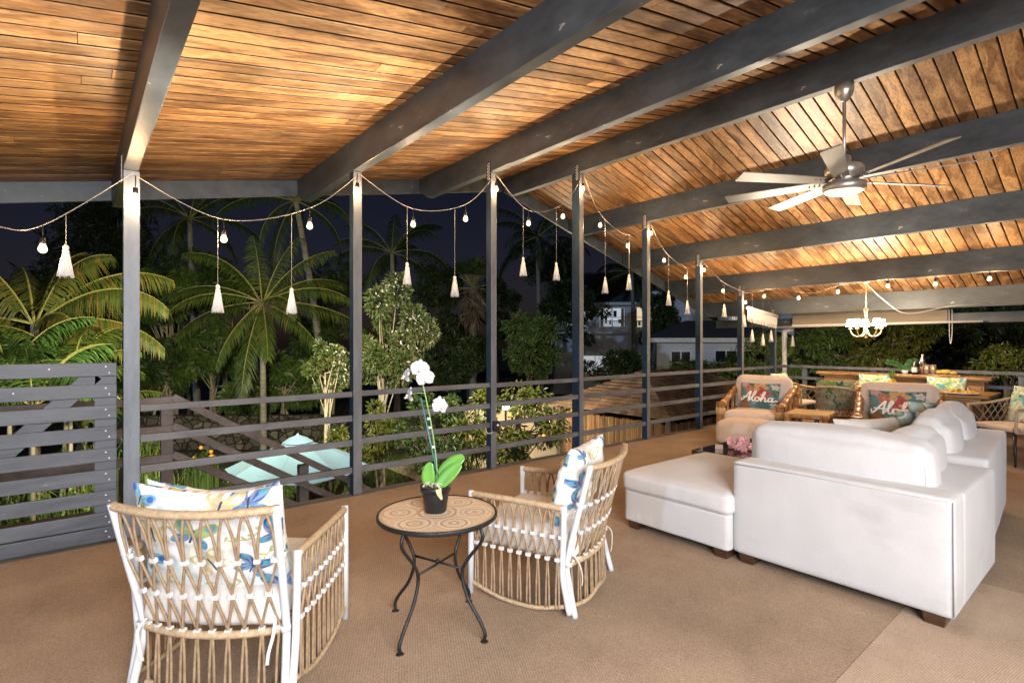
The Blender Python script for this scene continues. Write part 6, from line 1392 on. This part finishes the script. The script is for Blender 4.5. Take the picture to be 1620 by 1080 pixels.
lp = at(800, 643, 14.6); t = thing('patio_lamp', 'glowing globe lamp seen through the citrus tree', 'lamp', (lp.x, lp.y, G0)); mb = MB(); mb.tube([(0, 0, 0), (0, 0, lp.z - G0 - .08)], .03, 8); obj('pole', mb, BLACK, t); mb = MB(); mb.ball((0, 0, lp.z - G0), .09, 14, 10); obj('globe', mb, glow('globe_glow', (1, .85, .6), 35), t, True)
lamp('patio_lamp_light', 'POINT', (lp.x + .5, lp.y - .6, lp.z + .3), None, 150, .15, (1, .82, .55))
def house(name, label, loc, rz, w_, d_, h_, roof_h, wins, balc=None, wall=HWALL, win=None):
    t = thing(name, label, 'house', loc, rz); mb = MB(); mb.box((0, d_/2, h_/2), (w_, d_, h_)); obj('wall', mb, wall, t)
    ov = .8; a = [(-w_/2 - ov, -ov, h_), (w_/2 + ov, -ov, h_), (w_/2 + ov, d_ + ov, h_), (-w_/2 - ov, d_ + ov, h_)]; r1, r2 = (-w_/2 + d_*.35, d_/2, h_ + roof_h), (w_/2 - d_*.35, d_/2, h_ + roof_h)
    mb = MB(); mb.add(a + [r1, r2], [(0, 1, 5, 4), (2, 3, 4, 5), (3, 0, 4), (1, 2, 5), (3, 2, 1, 0)]); obj('roof', mb, SLATE, t)
    mb = MB(); mb.box((0, -ov + .02, h_ - .1), (w_ + 2*ov, .06, .22)); obj('eave_trim', mb, WTRIM, t)
    for (x, z, ww, hh, m) in wins:
        mb = MB(); mb.box((x, -.03, z), (ww + .16, .05, hh + .16)); f = obj('window', mb, WTRIM, t); mb = MB(); mb.box((x, -.06, z), (ww, .03, hh)); obj('pane', mb, m, f)
        mb = MB(); mb.box((x, -.085, z), (.06, .03, hh)); mb.box((x, -.087, z), (ww, .026, .05)); obj('glazing_bar', mb, WTRIM, f)
        if m is not WIND:
            mb = MB(); q = random.Random(int(x*10 + z)); mb.box((x - ww*.42, -.078, z), (ww*.14, .012, hh)); obj('curtain', mb, BLND, f); mb = MB(); mb.box((x + ww*.43, -.078, z), (ww*.12, .012, hh)); obj('curtain', mb, BLND, f)
            for i in range(4):
                mb = MB(); mb.box((x + ww*(-.26 + .19*i), -.079, z + hh*q.uniform(-.35, .25)), (ww*q.uniform(.07, .15), .01, hh*q.uniform(.15, .4))); obj('picture', mb, BLACK, f)
    if balc:
        z, wd = balc; mb = MB(); mb.box((0, -.7, z), (wd, 1.4, .14)); b_ = obj('balcony', mb, WTRIM, t); mb = MB()
        mb.box((0, -1.36, z + .95), (wd, .06, .07))
        for i in range(int(wd/.16)): mb.box((-wd/2 + .08 + .16*i, -1.36, z + .52), (.05, .04, .84))
        obj('balustrade', mb, WTRIM, b_)
    return t
WIN = glow('lit_window', (.85, .92, 1), .22); WINW = glow('lit_window_warm', (1, .82, .55), .35); WIND = mat('dark_pane', (.02, .022, .03), .1, spec=.8)
c = at(972, 560, 44); hr = -math.radians(90 - VIEW) + math.radians(-4)
house('far_house', 'two storey house with lit rooms and a balcony far between the ridge and fifth posts', (c.x, c.y, G0), hr, 10.5, 7, 7.6, 3.0, [(-3.2, 6.4, 2.2, 1.5, WIN), (-.2, 6.4, 2.0, 1.5, WIN), (2.6, 6.4, 2.2, 1.6, WINW), (-1.6, 2.4, 3.6, 1.6, WIN), (2.6, 2.4, 1.8, 1.4, WIN)], (5.1, 10.0))
c = at(1135, 560, 27)
house('white_house', 'pale neighbouring house with a grey roof beyond the sixth post', (c.x, c.y, G0), hr - .12, 6.0, 5, 4.55, 1.0, [(.4, 3.3, 1.0, 1.2, WIND), (1.7, 3.3, 1.0, 1.2, WIND), (-1.8, 3.3, .9, 1.1, WIND)])
c = at(1150, 560, 38)
house('tall_house', 'tall pale house with small lit upper windows behind the grey roof', (c.x, c.y, G0), hr - .1, 9.0, 6, 8.0, 2.4, [(.6, 6.6, .8, 1.3, WINW), (2.0, 6.6, .8, 1.3, WINW)], (5.4, 6.0))
